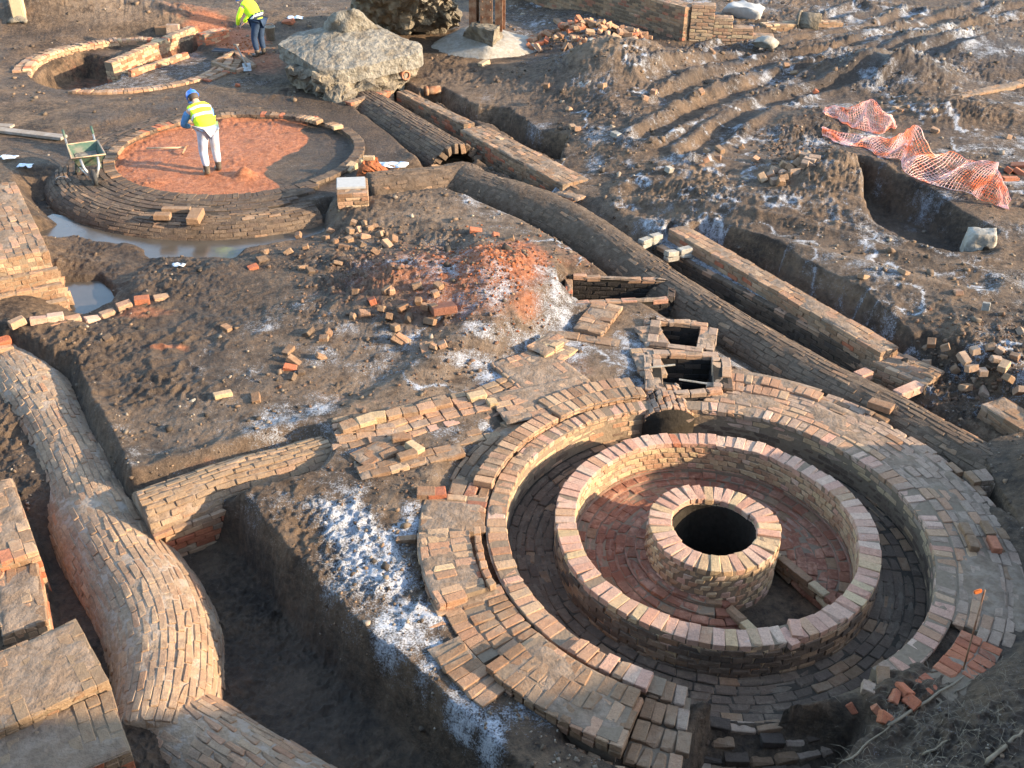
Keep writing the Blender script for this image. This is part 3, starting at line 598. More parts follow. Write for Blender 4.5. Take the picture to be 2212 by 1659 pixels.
def ringfilm(wk, c, r0, r1, t0, t1, z, mat='film', off=-.004, amp=.030):
    '''dried mud lying over a curved stretch of paving, thick in places and gone in others'''
    a = np.radians(np.linspace(t0, t1, max(4, int(R(t1 - t0) * r1 / .035)))); r = np.linspace(r0, r1, max(3, int((r1 - r0) / .035)))
    A, Q = np.meshgrid(a, r); x = c[0] + Q * np.cos(A); y = c[1] + Q * np.sin(A); zz = z + smear(x, y, off, amp)
    edge = np.minimum.reduce([(Q - r0) / .05, (r1 - Q) / .05, (A - a[0]) * Q / .05, (a[-1] - A) * Q / .05]); zz = np.where(edge < 1, np.minimum(zz, z - .002 - .02 * (1 - edge)), zz)
    P = np.stack([x, y, zz], -1); return wk.bed('mud_film', gridmesh(P[:, ::-1], 'mud_film'), mat)
def rectfilm(wk, o, d, ln, wid, zf, mat='film', off=-.004, amp=.030):
    '''the same over a straight stretch: o = corner, d = direction, width to the right of d'''
    o = np.asarray(o, float); d = np.asarray(d, float); d = d / np.linalg.norm(d); nr = np.array([d[1], -d[0]])
    S, Q = np.meshgrid(np.linspace(0, ln, max(4, int(ln / .04))), np.linspace(0, wid, max(4, int(wid / .035)))); x = o[0] + d[0] * S + nr[0] * Q; y = o[1] + d[1] * S + nr[1] * Q; zt = zf(S, Q)
    zz = zt + smear(x, y, off, amp); edge = np.minimum.reduce([S / .04, (ln - S) / .04, Q / .03, (wid - Q) / .03]); zz = np.where(edge < 1, np.minimum(zz, zt - .002 - .02 * (1 - edge)), zz)
    return wk.bed('mud_film', gridmesh(np.stack([x, y, zz], -1), 'mud_film'), mat)
def ringbed(name, wk, c, r0, r1, t0, t1, z0, z1, mat, seg=96):
    v = []; f = []; n = max(8, int(seg * abs(t1 - t0) / 360)); full = abs(t1 - t0) >= 359.9
    for i in range(n + 1):
        a = R(t0 + (t1 - t0) * i / n); ca, sa = math.cos(a), math.sin(a); q_ = wob(a)
        for r, z in ((r0, z0), (r1, z0), (r1, z1), (r0, z1)): v.append((c[0] + (r + q_) * ca, c[1] + (r + q_) * sa, z + q_ * .4))
    for i in range(n):
        o = i * 4
        for j in range(4): f.append([o + j, o + (j + 1) % 4, o + 4 + (j + 1) % 4, o + 4 + j])
    if not full: f += [[0, 3, 2, 1], [4 * n, 4 * n + 1, 4 * n + 2, 4 * n + 3]]
    bm = bmesh.new(); vs = [bm.verts.new(p) for p in v]
    for q in f: bm.faces.new([vs[i] for i in q])
    return wk.bed(name, bm_mesh(name, bm), mat)
def resample(p, step):
    p = np.asarray(p, float); n = len(p)
    out = []
    for i in range(n - 1):         # Catmull-Rom
        p0 = p[max(i - 1, 0)]; p1 = p[i]; p2 = p[i + 1]; p3 = p[min(i + 2, n - 1)]
        for t in np.linspace(0, 1, 24, endpoint=False):
            out.append(.5 * ((2 * p1) + (-p0 + p2) * t + (2 * p0 - 5 * p1 + 4 * p2 - p3) * t ** 2 + (-p0 + 3 * p1 - 3 * p2 + p3) * t ** 3))
    out.append(p[-1]); out = np.array(out); s = np.concatenate([[0], np.cumsum(np.linalg.norm(np.diff(out, axis=0), axis=1))])
    m = max(2, int(round(s[-1] / step)) + 1); t = np.linspace(0, s[-1], m)
    return np.stack([np.interp(t, s, out[:, k]) for k in range(out.shape[1])], 1), s[-1]
def vault(wk, path, rad, zs, mats, a0=0, a1=180, L=.232, course=.076, depth=.11, drop=.35, miss=.012, bedmat='mortar', squash=1.0, jr=.018, jp=.005, zf=None, matf=None, ends=True, lump=0.0, rs=None, bedgap=.007, film=.014):
    """brick barrel vault along a path; angle 0 = right side of travel, 180 = left; zs = springing height"""
    pts, ln = resample(path, .08)
    tan = np.gradient(pts, axis=0); tan /= np.linalg.norm(tan, axis=1)[:, None]; nor = np.stack([tan[:, 1], -tan[:, 0]], 1)   # right of travel
    if lump: rv = 1 + lump * np.array([math.sin(t * 1.7 + 1) + .7 * math.sin(t * 3.9) + .4 * math.sin(t * 7.7 + 2) for t in np.linspace(0, ln, len(pts))])
    else: rv = np.ones(len(pts))
    if rs is not None: rv = rv * np.interp(np.linspace(0, 1, len(pts)), np.linspace(0, 1, len(rs)), rs)
    sarc = np.linspace(0, ln, len(pts)); zz = np.full(len(pts), zs) if zf is None else zs + np.array([zf(t) for t in sarc / ln])
    n = max(3, int(round(R(a1 - a0) * rad * (1 + squash) / 2 / course)))
    for i in range(n):
        a = R(a0) + (i + .5) * R(a1 - a0) / n; ca, sa = math.cos(a), math.sin(a) * squash
        q = pts + nor * (rad * ca * rv[:, None]); dl = np.linalg.norm(np.diff(q, axis=0), axis=1); s = np.concatenate([[0], np.cumsum(dl)])
        k = max(1, int(round(s[-1] / L))); st = s[-1] / k; ph = .5 * (i % 2) + rng.uniform(-.12, .12)
        for j in range(k + 1):
            t0 = (j - ph) * st; t1 = t0 + st
            t0 = max(t0, 0); t1 = min(t1, s[-1])
            if t1 - t0 < .05 or rng.random() < miss: continue
            tm = (t0 + t1) / 2; g = np.interp(tm, s, np.arange(len(pts)) * 1.0)
            def at(arr): return np.interp(g, np.arange(len(pts)), arr)
            nx, ny, tx, ty = at(nor[:, 0]), at(nor[:, 1]), at(tan[:, 0]), at(tan[:, 1]); px, py, pz = at(pts[:, 0]), at(pts[:, 1]), at(zz); rq = at(rv) * (1 + lump * .2 * math.sin(g * .31 + a * 5) * math.sin(g * .11 + 2 * a))
            nv = np.array([nx * ca / 1.0, ny * ca / 1.0, sa / squash ** 2 if squash < 1 else sa]); nv /= np.linalg.norm(nv)
            rc = 1 - depth / 2 / rad
            slope = (np.interp(min(tm + .1, s[-1]), s, zz) - np.interp(max(tm - .1, 0), s, zz)) / .2
            m_ = pick(*mats) if matf is None else matf(g / len(pts), a, mats)
            wk.put((px + nx * rad * ca * rc * rq, py + ny * rad * ca * rc * rq, pz + rad * sa * rc * rq), (tx, ty, slope), nv, (t1 - t0 - .008, course - .007, depth), m_, jr, jp, n=nv)
    # the bed: an arch just below the brick faces, with side walls going down
    v = []; f = []; ang = np.linspace(a0, a1, 41); rb = rad - bedgap
    step = 1; ii = list(range(0, len(pts), step))
    if ii[-1] != len(pts) - 1: ii.append(len(pts) - 1)
    for i in ii:
        ring = [(1.0 * math.copysign(1, math.cos(R(a0))), -drop / rb)] + [(math.cos(R(a)), math.sin(R(a)) * squash) for a in ang] + [(math.cos(R(a1)), -drop / rb)]
        for ri, (ca, sa) in enumerate(ring):
            rb = (rad - bedgap) + (film * (MN.noise(Vector((pts[i, 0] * 3.1, pts[i, 1] * 3.1, ri * .13))) + .8 * MN.noise(Vector((pts[i, 0] * 9, pts[i, 1] * 9, ri * .4)))) if film and 1 < ri < len(ring) - 2 else 0)
            v.append((pts[i, 0] + nor[i, 0] * rb * ca * rv[i], pts[i, 1] + nor[i, 1] * rb * ca * rv[i], zz[i] + rb * sa * rv[i]))
    m_ = len(ang) + 2
    for i in range(len(ii) - 1):
        for j in range(m_ - 1): f.append([i * m_ + j, i * m_ + j + 1, (i + 1) * m_ + j + 1, (i + 1) * m_ + j])
    if ends: f += [list(range(m_)), list(range((len(ii) - 1) * m_, len(ii) * m_))[::-1]]
    bm = bmesh.new(); vs = [bm.verts.new(p) for p in v]
    for q in f: bm.faces.new([vs[i] for i in q])
    return wk.bed('vault_core', bm_mesh('vault_core', bm, True), bedmat)
def boxmesh(name, c, ex, dims, ez=(0, 0, 1), bev=0.0):
    A = frame(ex, ez); bm = bmesh.new()
    bmesh.ops.create_cube(bm, size=1)
    for vv in bm.verts: vv.co = Vector(np.asarray(c) + A @ (np.array(vv.co) * np.array(dims)))
    if bev: bmesh.ops.bevel(bm, geom=list(bm.edges), offset=bev, segments=2, affect='EDGES')
    return bm_mesh(name, bm)
def wall(wk, p0, p1, wid, z0, z1, mats, top=None, side='both', L=.226, H=.075, bw=.108, ends=True, bedmat='mortar', toprows=None, topdir='along', miss=.02, jr=.014, z1b=None, ruin=0.0, film='film', foff=-.004):
    """straight brick wall from p0 to p1 (centre line), bricks on both faces, the ends and the top"""
    p0 = np.asarray(p0, float); p1 = np.asarray(p1, float); ln = np.linalg.norm(p1 - p0); t = (p1 - p0) / ln; nr = np.array([t[1], -t[0]]); top = top or mats
    z1b = z1 if z1b is None else z1b
    zt = lambda s: z1 + (z1b - z1) * s / ln
    t3 = np.array([t[0], t[1], (z1b - z1) / ln]); n3 = np.array([nr[0], nr[1], 0])
    wk.bed('wall_core', boxmesh('wall_core', [*(p0 + t * ln / 2), (z0 + (z1 + z1b) / 2 - .012) / 2], t3, (ln - .02, wid - .022, (z1 + z1b) / 2 - z0 - .012)), bedmat)
    nc = max(1, int(round((max(z1, z1b) - z0) / H))); 
    for ci in range(1, nc):
        k = max(1, int(round(ln / L))); st = ln / k; ph = .5 * (ci % 2)
        for sgn, nm in ((1, 'right'), (-1, 'left')):
            if side not in ('both', nm): continue
            for j in range(k + 1):
                a = max((j - ph) * st, 0); b = min((j - ph + 1) * st, ln)
                if b - a < .04 or rng.random() < miss: continue
                s = (a + b) / 2; c2 = p0 + t * s + nr * sgn * (wid / 2 - bw / 2)
                wk.put((*c2, zt(s) - (ci + .5) * H), t3, (0, 0, 1), (b - a - .007, bw, H - .007), pick(*mats), jr * .5, n=n3 * sgn)
        if ends:
            k2 = max(1, int(round((wid - 2 * bw) / bw)))
            for e, pe in ((-1, p0), (1, p1)):
                for j in range(k2):
                    c2 = pe - t * e * (bw * .6) + nr * ((j + .5) / k2 - .5) * (wid - 2 * bw)
                    if rng.random() < miss: continue
                    wk.put((*c2, zt(0 if e < 0 else ln) - (ci + .5) * H), t3, (0, 0, 1), (bw * 1.15, (wid - 2 * bw) / k2 - .009, H - .007), pick(*mats), jr * .5, n=np.array([t[0] * e, t[1] * e, 0]))
    if film and topdir != 'none' and ln > .3: rectfilm(wk, p0 - nr * wid / 2, t, ln, wid, lambda S, Q: zt(S) - .001, film, foff)
    if topdir == 'none': pass
    elif topdir == 'along':
        rows = toprows or max(1, int(round(wid / .115))); bw2 = wid / rows
        for r in range(rows):
            k = max(1, int(round(ln / L))); st = ln / k; ph = .5 * (r % 2)
            for j in range(k + 1):
                a = max((j - ph) * st, 0); b = min((j - ph + 1) * st, ln)
                if b - a < .04 or rng.random() < miss + ruin: continue
                s = (a + b) / 2; c2 = p0 + t * s + nr * ((r + .5) * bw2 - wid / 2)
                wk.put((*c2, zt(s) - H / 2 + rng.normal(0, .004)), t3, (0, 0, 1), (b - a - .007, bw2 - .006, H - .008), pick(*top), jr)
    else:
        rows = toprows or max(1, int(round(wid / .226))); bl = wid / rows; k = max(1, int(round(ln / .113))); st = ln / k
        for r in range(rows):
            for j in range(k):
                if rng.random() < miss + ruin: continue
                s = (j + .5) * st; c2 = p0 + t * s + nr * ((r + .5) * bl - wid / 2)
                wk.put((*c2, zt(s) - H / 2 + rng.normal(0, .004)), n3, (0, 0, 1), (bl - .006, st - .006, H - .008), pick(*top), jr)
def pave(wk, o, d, nl, nw, z, mats, L=.23, B=.115, H=.07, miss=.03, jr=.02, jp=.004, stag=.5, tilt=(0, 0), film='film', foff=-.004):
    """flat rows of bricks from corner o along d (nl bricks) and to the right of d (nw rows)"""
    o = np.asarray(o, float); d = np.asarray(d, float); d = d / np.linalg.norm(d); nr = np.array([d[1], -d[0]])
    if film and nl * nw > 2: rectfilm(wk, o, d, (nl + stag) * L, nw * B, lambda S, Q: z + tilt[0] * S + tilt[1] * Q, film, foff)
    for r in range(nw):
        for j in range(nl):
            if rng.random() < miss: continue
            s = (j + .5 + stag * (r % 2)) * L; q = (r + .5) * B; c2 = o + d * s + nr * q
            wk.put((*c2, z + tilt[0] * s + tilt[1] * q - H / 2 + rng.normal(0, .004)), (d[0], d[1], tilt[0]), (0, 0, 1), (L - .006, B - .006, H), pick(*mats), jr, jp)
UP = lambda er: np.array([0, 0, 1.])
INW = lambda er: np.array([-er[0], -er[1], .3])
OUT = lambda er: np.array([er[0], er[1], .3])

def hull_rock(pts, cuts=3, amp=.05, scale=.5, seed=0, smooth=True):
    bm = bmesh.new()
    for p in pts: bm.verts.new(tuple(map(float, p)))
    r = bmesh.ops.convex_hull(bm, input=list(bm.verts)); bmesh.ops.delete(bm, geom=[g for g in r['geom_interior'] if isinstance(g, bmesh.types.BMVert)], context='VERTS')
    bmesh.ops.triangulate(bm, faces=bm.faces)
    for _ in range(cuts): bmesh.ops.subdivide_edges(bm, edges=list(bm.edges), cuts=1, use_grid_fill=True)
    bm.normal_update()
    from mathutils import noise as mn
    for v in bm.verts:
        p = v.co / scale + Vector((seed * 3.7, seed * 1.3, seed * .7)); v.co += v.normal * amp * (mn.noise(p) + .55 * mn.noise(p * 2.3) + .35 * mn.noise(p * 5.1)) + mn.noise_vector(p * 3.1) * amp * .35
    return bm_mesh('rock', bm, smooth)
HR = hull_rock

# ------------------------------------------------------------------ near kiln
K = 'concentric brick rings of the near kiln'
wk = Work('outer_ring_wall', 'outermost kerb ring of the large foreground kiln, one brick wide, around the dark channel', 'kiln ring')
headers(wk, KC, 2.24, 2.455, -58, 88, 0, ('rim', 3, 'buff', 2, 'grey', 2), jz=.006)
headers(wk, KC, 2.24, 2.455, 103, 228, 0, ('buff', 3, 'rim', 1, 'frosty', 1), jz=.005)
headers(wk, KC, 2.24, 2.455, 228, 247, 0, ('buff', 3, 'grey', 1))
headers(wk, KC, 2.27, 2.49, 228, 247, .072, ('buff', 2, 'rim', 2), miss=.12)
for ci in range(1, 6):
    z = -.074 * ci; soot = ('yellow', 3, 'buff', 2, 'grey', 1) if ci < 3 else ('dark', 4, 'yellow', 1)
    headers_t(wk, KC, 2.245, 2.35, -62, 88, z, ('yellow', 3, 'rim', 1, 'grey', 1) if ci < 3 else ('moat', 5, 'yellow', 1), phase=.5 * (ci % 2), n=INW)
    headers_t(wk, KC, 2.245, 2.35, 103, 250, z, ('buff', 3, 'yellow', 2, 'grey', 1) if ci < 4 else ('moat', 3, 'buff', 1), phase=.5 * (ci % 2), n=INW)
ringfilm(wk, KC, 2.25, 2.455, -57, 87, .0, off=-.012); ringfilm(wk, KC, 2.25, 2.455, 104, 227, .0, off=-.011)
ringbed('mortar_bed', wk, KC, 2.25, 2.447, -60, 250, -.62, -.008, 'mortar')
wk.finish()

wk = Work('inner_ring_wall', 'pale pink brick ring wall standing between the channel and the red bowl', 'kiln ring')
gap = lambda r, a: -76 < a < -70
for ci in range(6):
    z = .005 - .074 * ci
    headers(wk, KC, 1.495, 1.718, -180, 180, z, ('rim', 6, 'buff', 1, 'red', .35, 'yellow', 1.2) if ci == 0 else ('yellow', 3, 'buff', 2.5, 'rim', .5), jz=.006 if ci == 0 else .002, jr=.02 if ci == 0 else .01, phase=.5 * (ci % 2), skip=gap if ci == 0 else None, n=UP if ci == 0 else INW)
for ci in range(1, 6): headers_t(wk, KC, 1.705, 1.732, -180, 40, .005 - .074 * ci, ('moat', 4, 'brown', 2, 'dark', 1), phase=.5 * (ci % 2), n=OUT, L=.2)
for a, dz, dr, rot in ((-74.5, -.012, .03, .25), (-70.5, .02, -.03, -.35)):
    er = np.array([math.cos(R(a)), math.sin(R(a)), 0]); wk.put((*(KC + er[:2] * (1.61 + dr)), -.03 + dz), (math.cos(R(a) + rot), math.sin(R(a) + rot), 0), (.1, -.1, 1), (.22, .11, .07), 'rim')
ringbed('mortar_bed', wk, KC, 1.503, 1.711, -180, 180, -.60, -.006, 'mortar')
wk.finish()

wk = Work('central_shaft_ring', 'small round brick shaft with a dark hole at the centre of the near kiln', 'kiln shaft')
CC = KC + [-.02, -.05]
for ci in range(8):
    headers(wk, CC, .45, .705, -180, 180, .03 - .074 * ci, ('rim', 5, 'yellow', 2) if ci == 0 else ('yellow', 4, 'buff', 2, 'rim', 1), wid=.11, jz=.005 if ci == 0 else .002, phase=.5 * (ci % 2), jr=.02, n=UP if ci == 0 else OUT)
ringbed('mortar_bed', wk, CC, .50, .695, -180, 180, -.66, .018, 'mortar', 48)
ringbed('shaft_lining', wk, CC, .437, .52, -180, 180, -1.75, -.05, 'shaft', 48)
wk.finish()

# bowl floor with the cut-away passage towards the front
dv = np.array([math.cos(R(-58)), math.sin(R(-58))]); pv = np.array([-dv[1], dv[0]])
def inpass(r, a, m=0.0):
    q = np.array([math.cos(R(a)) * r, math.sin(R(a)) * r]); return q @ dv > .1 and -.36 - m < q @ pv < .57 + m
wk = Work('bowl_floor', 'sunken red burnt brick floor inside the pale inner ring', 'kiln floor')
r = .70; i = 0
while r < 1.49:
    r1 = min(r + .112, 1.50); zf = -.36 - .10 * math.sin((r - .7) / .8 * 3.14) ** 1
    headers_t(wk, KC, r, r1, -180, 180, zf, ('deep', 8, 'brown', 1), phase=.5 * (i % 2), skip=lambda a_, b_: inpass(a_, b_, .06), jr=.012, jz=.004, L=.17)
    ringbed('mortar_bed', wk, KC, r, r1, -4 if r < 1.1 else -22, 264 if r < 1.1 else 277, -.60, zf - .008, 'mortar')
    ringfilm(wk, KC, r - .01, r1 + .01, (2 if r < 1.0 else -18), 262 if r < 1.0 else 272, zf - .001, 'filmr', -.004, .030)
    r = r1; i += 1
def passbed(side, q0, a, b):
    base = KC + pv * q0 + dv * a; end = KC + pv * q0 + dv * b
    for ci in range(3): 
        k = int((b - a) / .2)
        for j in range(k):
            c2 = base + dv * ((j + .5 + .5 * (ci % 2)) * (b - a) / k); 
            if np.hypot(*(c2 - KC)) > 1.52: continue
            wk.put((*c2, -.40 - .073 * ci), (*dv, 0), (0, 0, 1), ((b - a) / k - .01, .1, .066), pick('brown', 2, 'yellow', 1, 'deep', 1), n=np.array([-side * pv[0], -side * pv[1], .2]))
passbed(1, .60, .22, 1.36); passbed(-1, -.40, .5, 1.42)
wk.finish()

wk = Work('channel_floor', 'dark sooty brick floor of the ring channel around the inner kiln wall', 'kiln channel')
for i, r in enumerate(np.arange(1.72, 2.24, .104)):
    ringbed('mortar_bed', wk, KC, r, r + .104, -180, 180, -.58, -.409 - .025 * math.sin((r - 1.72) / .52 * 3.14), 'sootbed')
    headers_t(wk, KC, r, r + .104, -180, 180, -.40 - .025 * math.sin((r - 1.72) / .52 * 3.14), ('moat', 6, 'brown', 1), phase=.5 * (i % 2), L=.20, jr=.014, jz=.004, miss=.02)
for i, r in enumerate(np.arange(1.74, 2.2, .104)): ringfilm(wk, KC, r - .02, r + .104, -179.9, 180, -.402 - .025 * math.sin((r - 1.72) / .52 * 3.14), 'filmm', .001, .034)
# floor runs on through the broken front of the outer ring
for i, r in enumerate(np.arange(2.24, 2.75, .112)):
    headers_t(wk, KC, r, r + .112, -112 + 3 * i, -60 - 3 * i, -.37 - .075 * i, ('dark', 2, 'brown', 3, 'grey', 1), miss=.18, jr=.06, jz=.015)
wk.finish()

# paving round the kiln
wk = Work('kiln_paving', 'broad grey brick paving curving round the right side of the near kiln', 'brick paving')
for i, (r0, r1, t0, t1, m) in enumerate([(2.465, 2.575, -34, 84, ('grey', 2, 'frosty', .5, 'buff', 2)), (2.58, 2.69, -35, 84, ('grey', 2, 'frosty', .5, 'buff', 2)), (2.695, 2.80, -36, 82, ('grey', 2, 'buff', 1)), (2.805, 2.91, -37, 81, ('grey', 2, 'buff', 1)), (2.915, 3.02, -34, 79, ('grey', 3, 'brown', 1)), (3.025, 3.13, -30, 66, ('grey', 3, 'brown', 1)), (3.135, 3.24, 4, 56, ('grey', 2, 'brown', 2)), (3.245, 3.35, 38, 53, ('brown', 1, 'grey', 1))]):
    headers_t(wk, KC, r0, r1, t0, t1, -.002 - .012 * max(0, i - 3), m, phase=.5 * (i % 2), miss=.03, jr=.012, jz=.004, L=.20)
headers(wk, KC, 3.0, 3.21, 55, 80, .02, ('buff', 2, 'frosty', 1)); headers(wk, KC, 3.22, 3.30, 58, 78, .0, ('buff', 2, 'frosty', 1), wid=.14)
headers(wk, KC, 2.78, 2.99, 62, 80, .012, ('buff', 2, 'frosty', 1))
wk.put((*(KC + 3.36 * np.array([math.cos(R(43)), math.sin(R(43))])), .06), (.6, -.5, .05), (0, 0, 1), (.3, .16, .08), 'brown')
for r0, a in ((2.60, -2), (2.83, -1.5)): headers_t(wk, KC, r0, r0 + .11, a - 6, a + 3, .06, ('red', 1, 'brown', 1))
ringfilm(wk, KC, 2.46, 2.92, -33, 82, .0, off=-.002); ringfilm(wk, KC, 2.92, 3.13, -30, 64, -.018, off=.0); ringfilm(wk, KC, 3.0, 3.3, 56, 79, .018)
ringbed('mortar_bed', wk, KC, 2.45, 2.90, -33, 81, -.3, -.012, 'mortar'); ringbed('mortar_bed', wk, KC, 2.9001, 3.10, -29, 60, -.3, -.036, 'mortar')
wk.finish()

def platform(label, courses, bedspec=None, mats=('buff', 3, 'brown', 1), name='brick_platform', group='raised brick platforms round the near kiln', kind=headers, extra=None):
    wk = Work(name, label, 'brick platform', group)
    for (r0, r1, t0, t1, z) in courses:
        (headers if r1 - r0 > .16 else headers_t)(wk, KC, r0, r1, t0, t1, z, mats, jr=.014, jz=.004, miss=.02)
    for b in bedspec or []: ringbed('mortar_bed', wk, KC, *b, 'mortar')
    zt = max(q[4] for q in courses); tt = [q for q in courses if q[4] > zt - .02]
    ringfilm(wk, KC, min(q[0] for q in tt), max(q[1] for q in tt), max(q[2] for q in tt) if len(tt) < 4 else min(q[2] for q in tt) + 2, min(q[3] for q in tt), zt, off=-.006)
    if extra: extra(wk)
    wk.finish()
platform('curved single row of buff bricks raised on the kerb, far left of the near kiln', [(2.46, 2.69, 131, 167, .07), (2.46, 2.69, 131, 167, -.004)], [(2.50, 2.66, 132, 166, -.2, .063)])
platform('wide block of flat brown bricks raised on the kerb beside the square flue holes', [(2.47, 2.70, 101, 130, .07), (2.705, 2.93, 103, 130, .07), (2.47, 2.70, 101, 130, -.004), (2.705, 2.93, 103, 130, -.004)], [(2.50, 2.90, 104, 129, -.2, .063)], ('brown', 2, 'buff', 3))
platform('low worn strip of brown bricks outside the curved raised row', [(2.70, 2.81, 130, 168, -.03), (2.815, 2.93, 128, 168, -.035), (2.935, 2.99, 128, 165, -.05)], None, ('brown', 4, 'vault', 2), 'brick_strip')
platform('flat patch of red-brown bricks left of the kerb above the thick raised block', [(2.47, 2.70, 170, 184, .0), (2.70, 2.93, 171, 184, .0), (2.94, 3.17, 173, 184, -.005)], [(2.5, 3.15, 171, 184, -.2, -.009)], ('deep', 1, 'brown', 3, 'buff', 2), 'brick_patch')
def exB(wk):
    for j in range(7):
        a = R(186 + j * 2.9); e = np.array([math.cos(a), math.sin(a)]); wk.put((*(KC + e * (2.55 + .006 * j)), .06), (-e[1], e[0], 0), (0, 0, 1), (.11, .07, .08), 'buff', .08)
    for q in ((2.83, 186), (3.1, 191), (2.95, 189)):
        pass
platform('thick stepped block of buff bricks standing left of the near kiln', [(2.64, 2.86, 185, 203, .072), (2.865, 3.09, 184, 205, .072), (3.095, 3.18, 185, 205, .066), (2.64, 2.86, 184, 204, -.002), (2.865, 3.09, 184, 205, -.002), (3.095, 3.2, 184, 206, -.002)], [(2.66, 3.17, 185, 204, -.25, .062)], ('buff', 4, 'yellow', 1, 'frosty', 1, 'red', .4), extra=exB)
platform('flat worn brick ledge at the foot of the thick stepped block', [(2.47, 2.70, 203, 222, -.005), (2.705, 2.93, 204, 220, -.01), (2.935, 3.12, 205, 217, -.015), (3.15, 3.37, 200, 208, -.02), (3.0, 3.15, 200, 206, -.02)], [(2.5, 3.1, 203, 219, -.25, -.025)], ('brown', 3, 'buff', 3))
platform('outlying row of orange-brown bricks on the edge of the deep cutting', [(3.13, 3.46, 212, 226, .03), (3.13, 3.46, 213, 227, -.045)], [(3.16, 3.43, 213, 226, -.3, .015)], ('brown', 3, 'buff', 2, 'red', .5))
platform('large raised slab of brown paving bricks at the front of the near kiln', [(2.54, 2.76, 222, 246, .10), (2.765, 2.98, 221, 247, .10), (2.985, 3.18, 221, 247, .095), (2.985, 3.18, 221, 247, .02), (2.54, 2.76, 221, 247, .02), (2.765, 2.98, 220, 247, .02)], [(2.56, 3.15, 222, 246, -.3, .091)], ('brown', 4, 'buff', 2))
platform('lower brown brick ledge at the bottom beside the raised front slab', [(2.24, 2.47, 247, 255, -.03), (2.475, 2.70, 247, 256, -.05), (2.705, 2.93, 247, 257, -.07), (2.935, 3.15, 247, 256, -.09), (3.2, 3.42, 238, 252, -.08), (3.2, 3.42, 238, 252, -.155)], [(2.3, 3.1, 247, 256, -.5, -.11), (3.23, 3.4, 239, 251, -.4, -.12)], ('brown', 4, 'grey', 1, 'buff', 1))
platform('curved row of bright red bricks on the right by the iron pin', [(2.56, 2.76, -57, -36, .05), (2.765, 2.94, -47, -36, .045)], [(2.58, 2.92, -56, -37, -.3, .033)], ('red', 5, 'deep', 1))

# ------------------------------------------------------------------ flues and vaults
wk = Work('serpentine_flue', 'long winding barrel-vaulted brick flue in the deep cutting, lower left', 'brick flue')
vault(wk, SERP, .53, -.86, ('serp', 8, 'frosty', .6), drop=.5, miss=.02, jr=.018, jp=.004, lump=.022, bedmat='crust', bedgap=.011, film=.013, rs=[1.2, 1.2, 1.18, 1.1, .98, 1.02, 1.12, 1.14, 1.1, 1.05, 1.0])
wk.finish()
wk = Work('short_flue', 'short frosted brick flue branching off at the bottom edge, lower left', 'brick flue')
vault(wk, SERP2, .50, -.90, ('serp', 3, 'frosty', 4), drop=.5, miss=.05, jr=.022, jp=.006, lump=.02, bedmat='crust', bedgap=.008)
wk.finish()
wk = Work('branch_flue', 'low straight brick flue running from the winding flue towards the kiln', 'brick flue')
vault(wk, BRANCH[:6], .36, -.35, ('earthy', 6, 'serp', 1), drop=.6, squash=.75, miss=.05, jr=.02, jp=.004, bedmat='film', bedgap=.004, film=.02)
# vertical brick face towards the pit
bp, ln = resample(BRANCH[:3] + (-.0), .2)
for ci in range(6):
    for j in range(len(bp) - 1):
        a, b = bp[j], bp[j + 1]; t = (b - a) / np.linalg.norm(b - a); nr = np.array([t[1], -t[0]])
        c = (a + b) / 2 + nr * .355 + t * .11 * (ci % 2)
        wk.put((*c, -.36 - .076 * ci), (*t, 0), (0, 0, 1), (.215, .10, .067), pick('buff', 2, 'red', 1.5, 'serp', 1), .01, n=np.array([nr[0], nr[1], .1]))
wk.finish()
wk = Work('long_vault', 'long dark barrel-vaulted flue running diagonally down the right side behind the kiln', 'brick flue')
vault(wk, RV, .40, -.34, ('vault', 7, 'brown', .5), drop=.5, miss=.012, jr=.02, jp=.004, squash=.95, lump=.015, bedmat='filmd', bedgap=.006, film=.016, rs=[1.2] * 4 + [q / .40 for q in RVR])
wk.finish()
wk = Work('broken_vault', 'short broken-ended barrel vault beside the long thin wall, behind the far kiln floor', 'brick flue')
vault(wk, STUB, .58, -.42, ('vault', 5, 'dark', 2, 'darkf', 1), drop=.2, miss=.01, jr=.015, jp=.004, squash=.85, ends=False, bedmat='filmd')
e = STUB[-1]; t = (STUB[-1] - STUB[-2]); t /= np.linalg.norm(t); n2 = np.array([t[1], -t[0]])
for j in range(9):
    a = R(15 + 18 * j); wk.put((*(e + n2 * .5 * math.cos(a) + t * rng.uniform(-.05, .08)), -.42 + .43 * math.sin(a)), (n2[0] * math.cos(a), n2[1] * math.cos(a), math.sin(a)), (t[0], t[1], .3), (.2, .1, .09), pick('brown', 1, 'vault', 3), .25)
wk.finish()

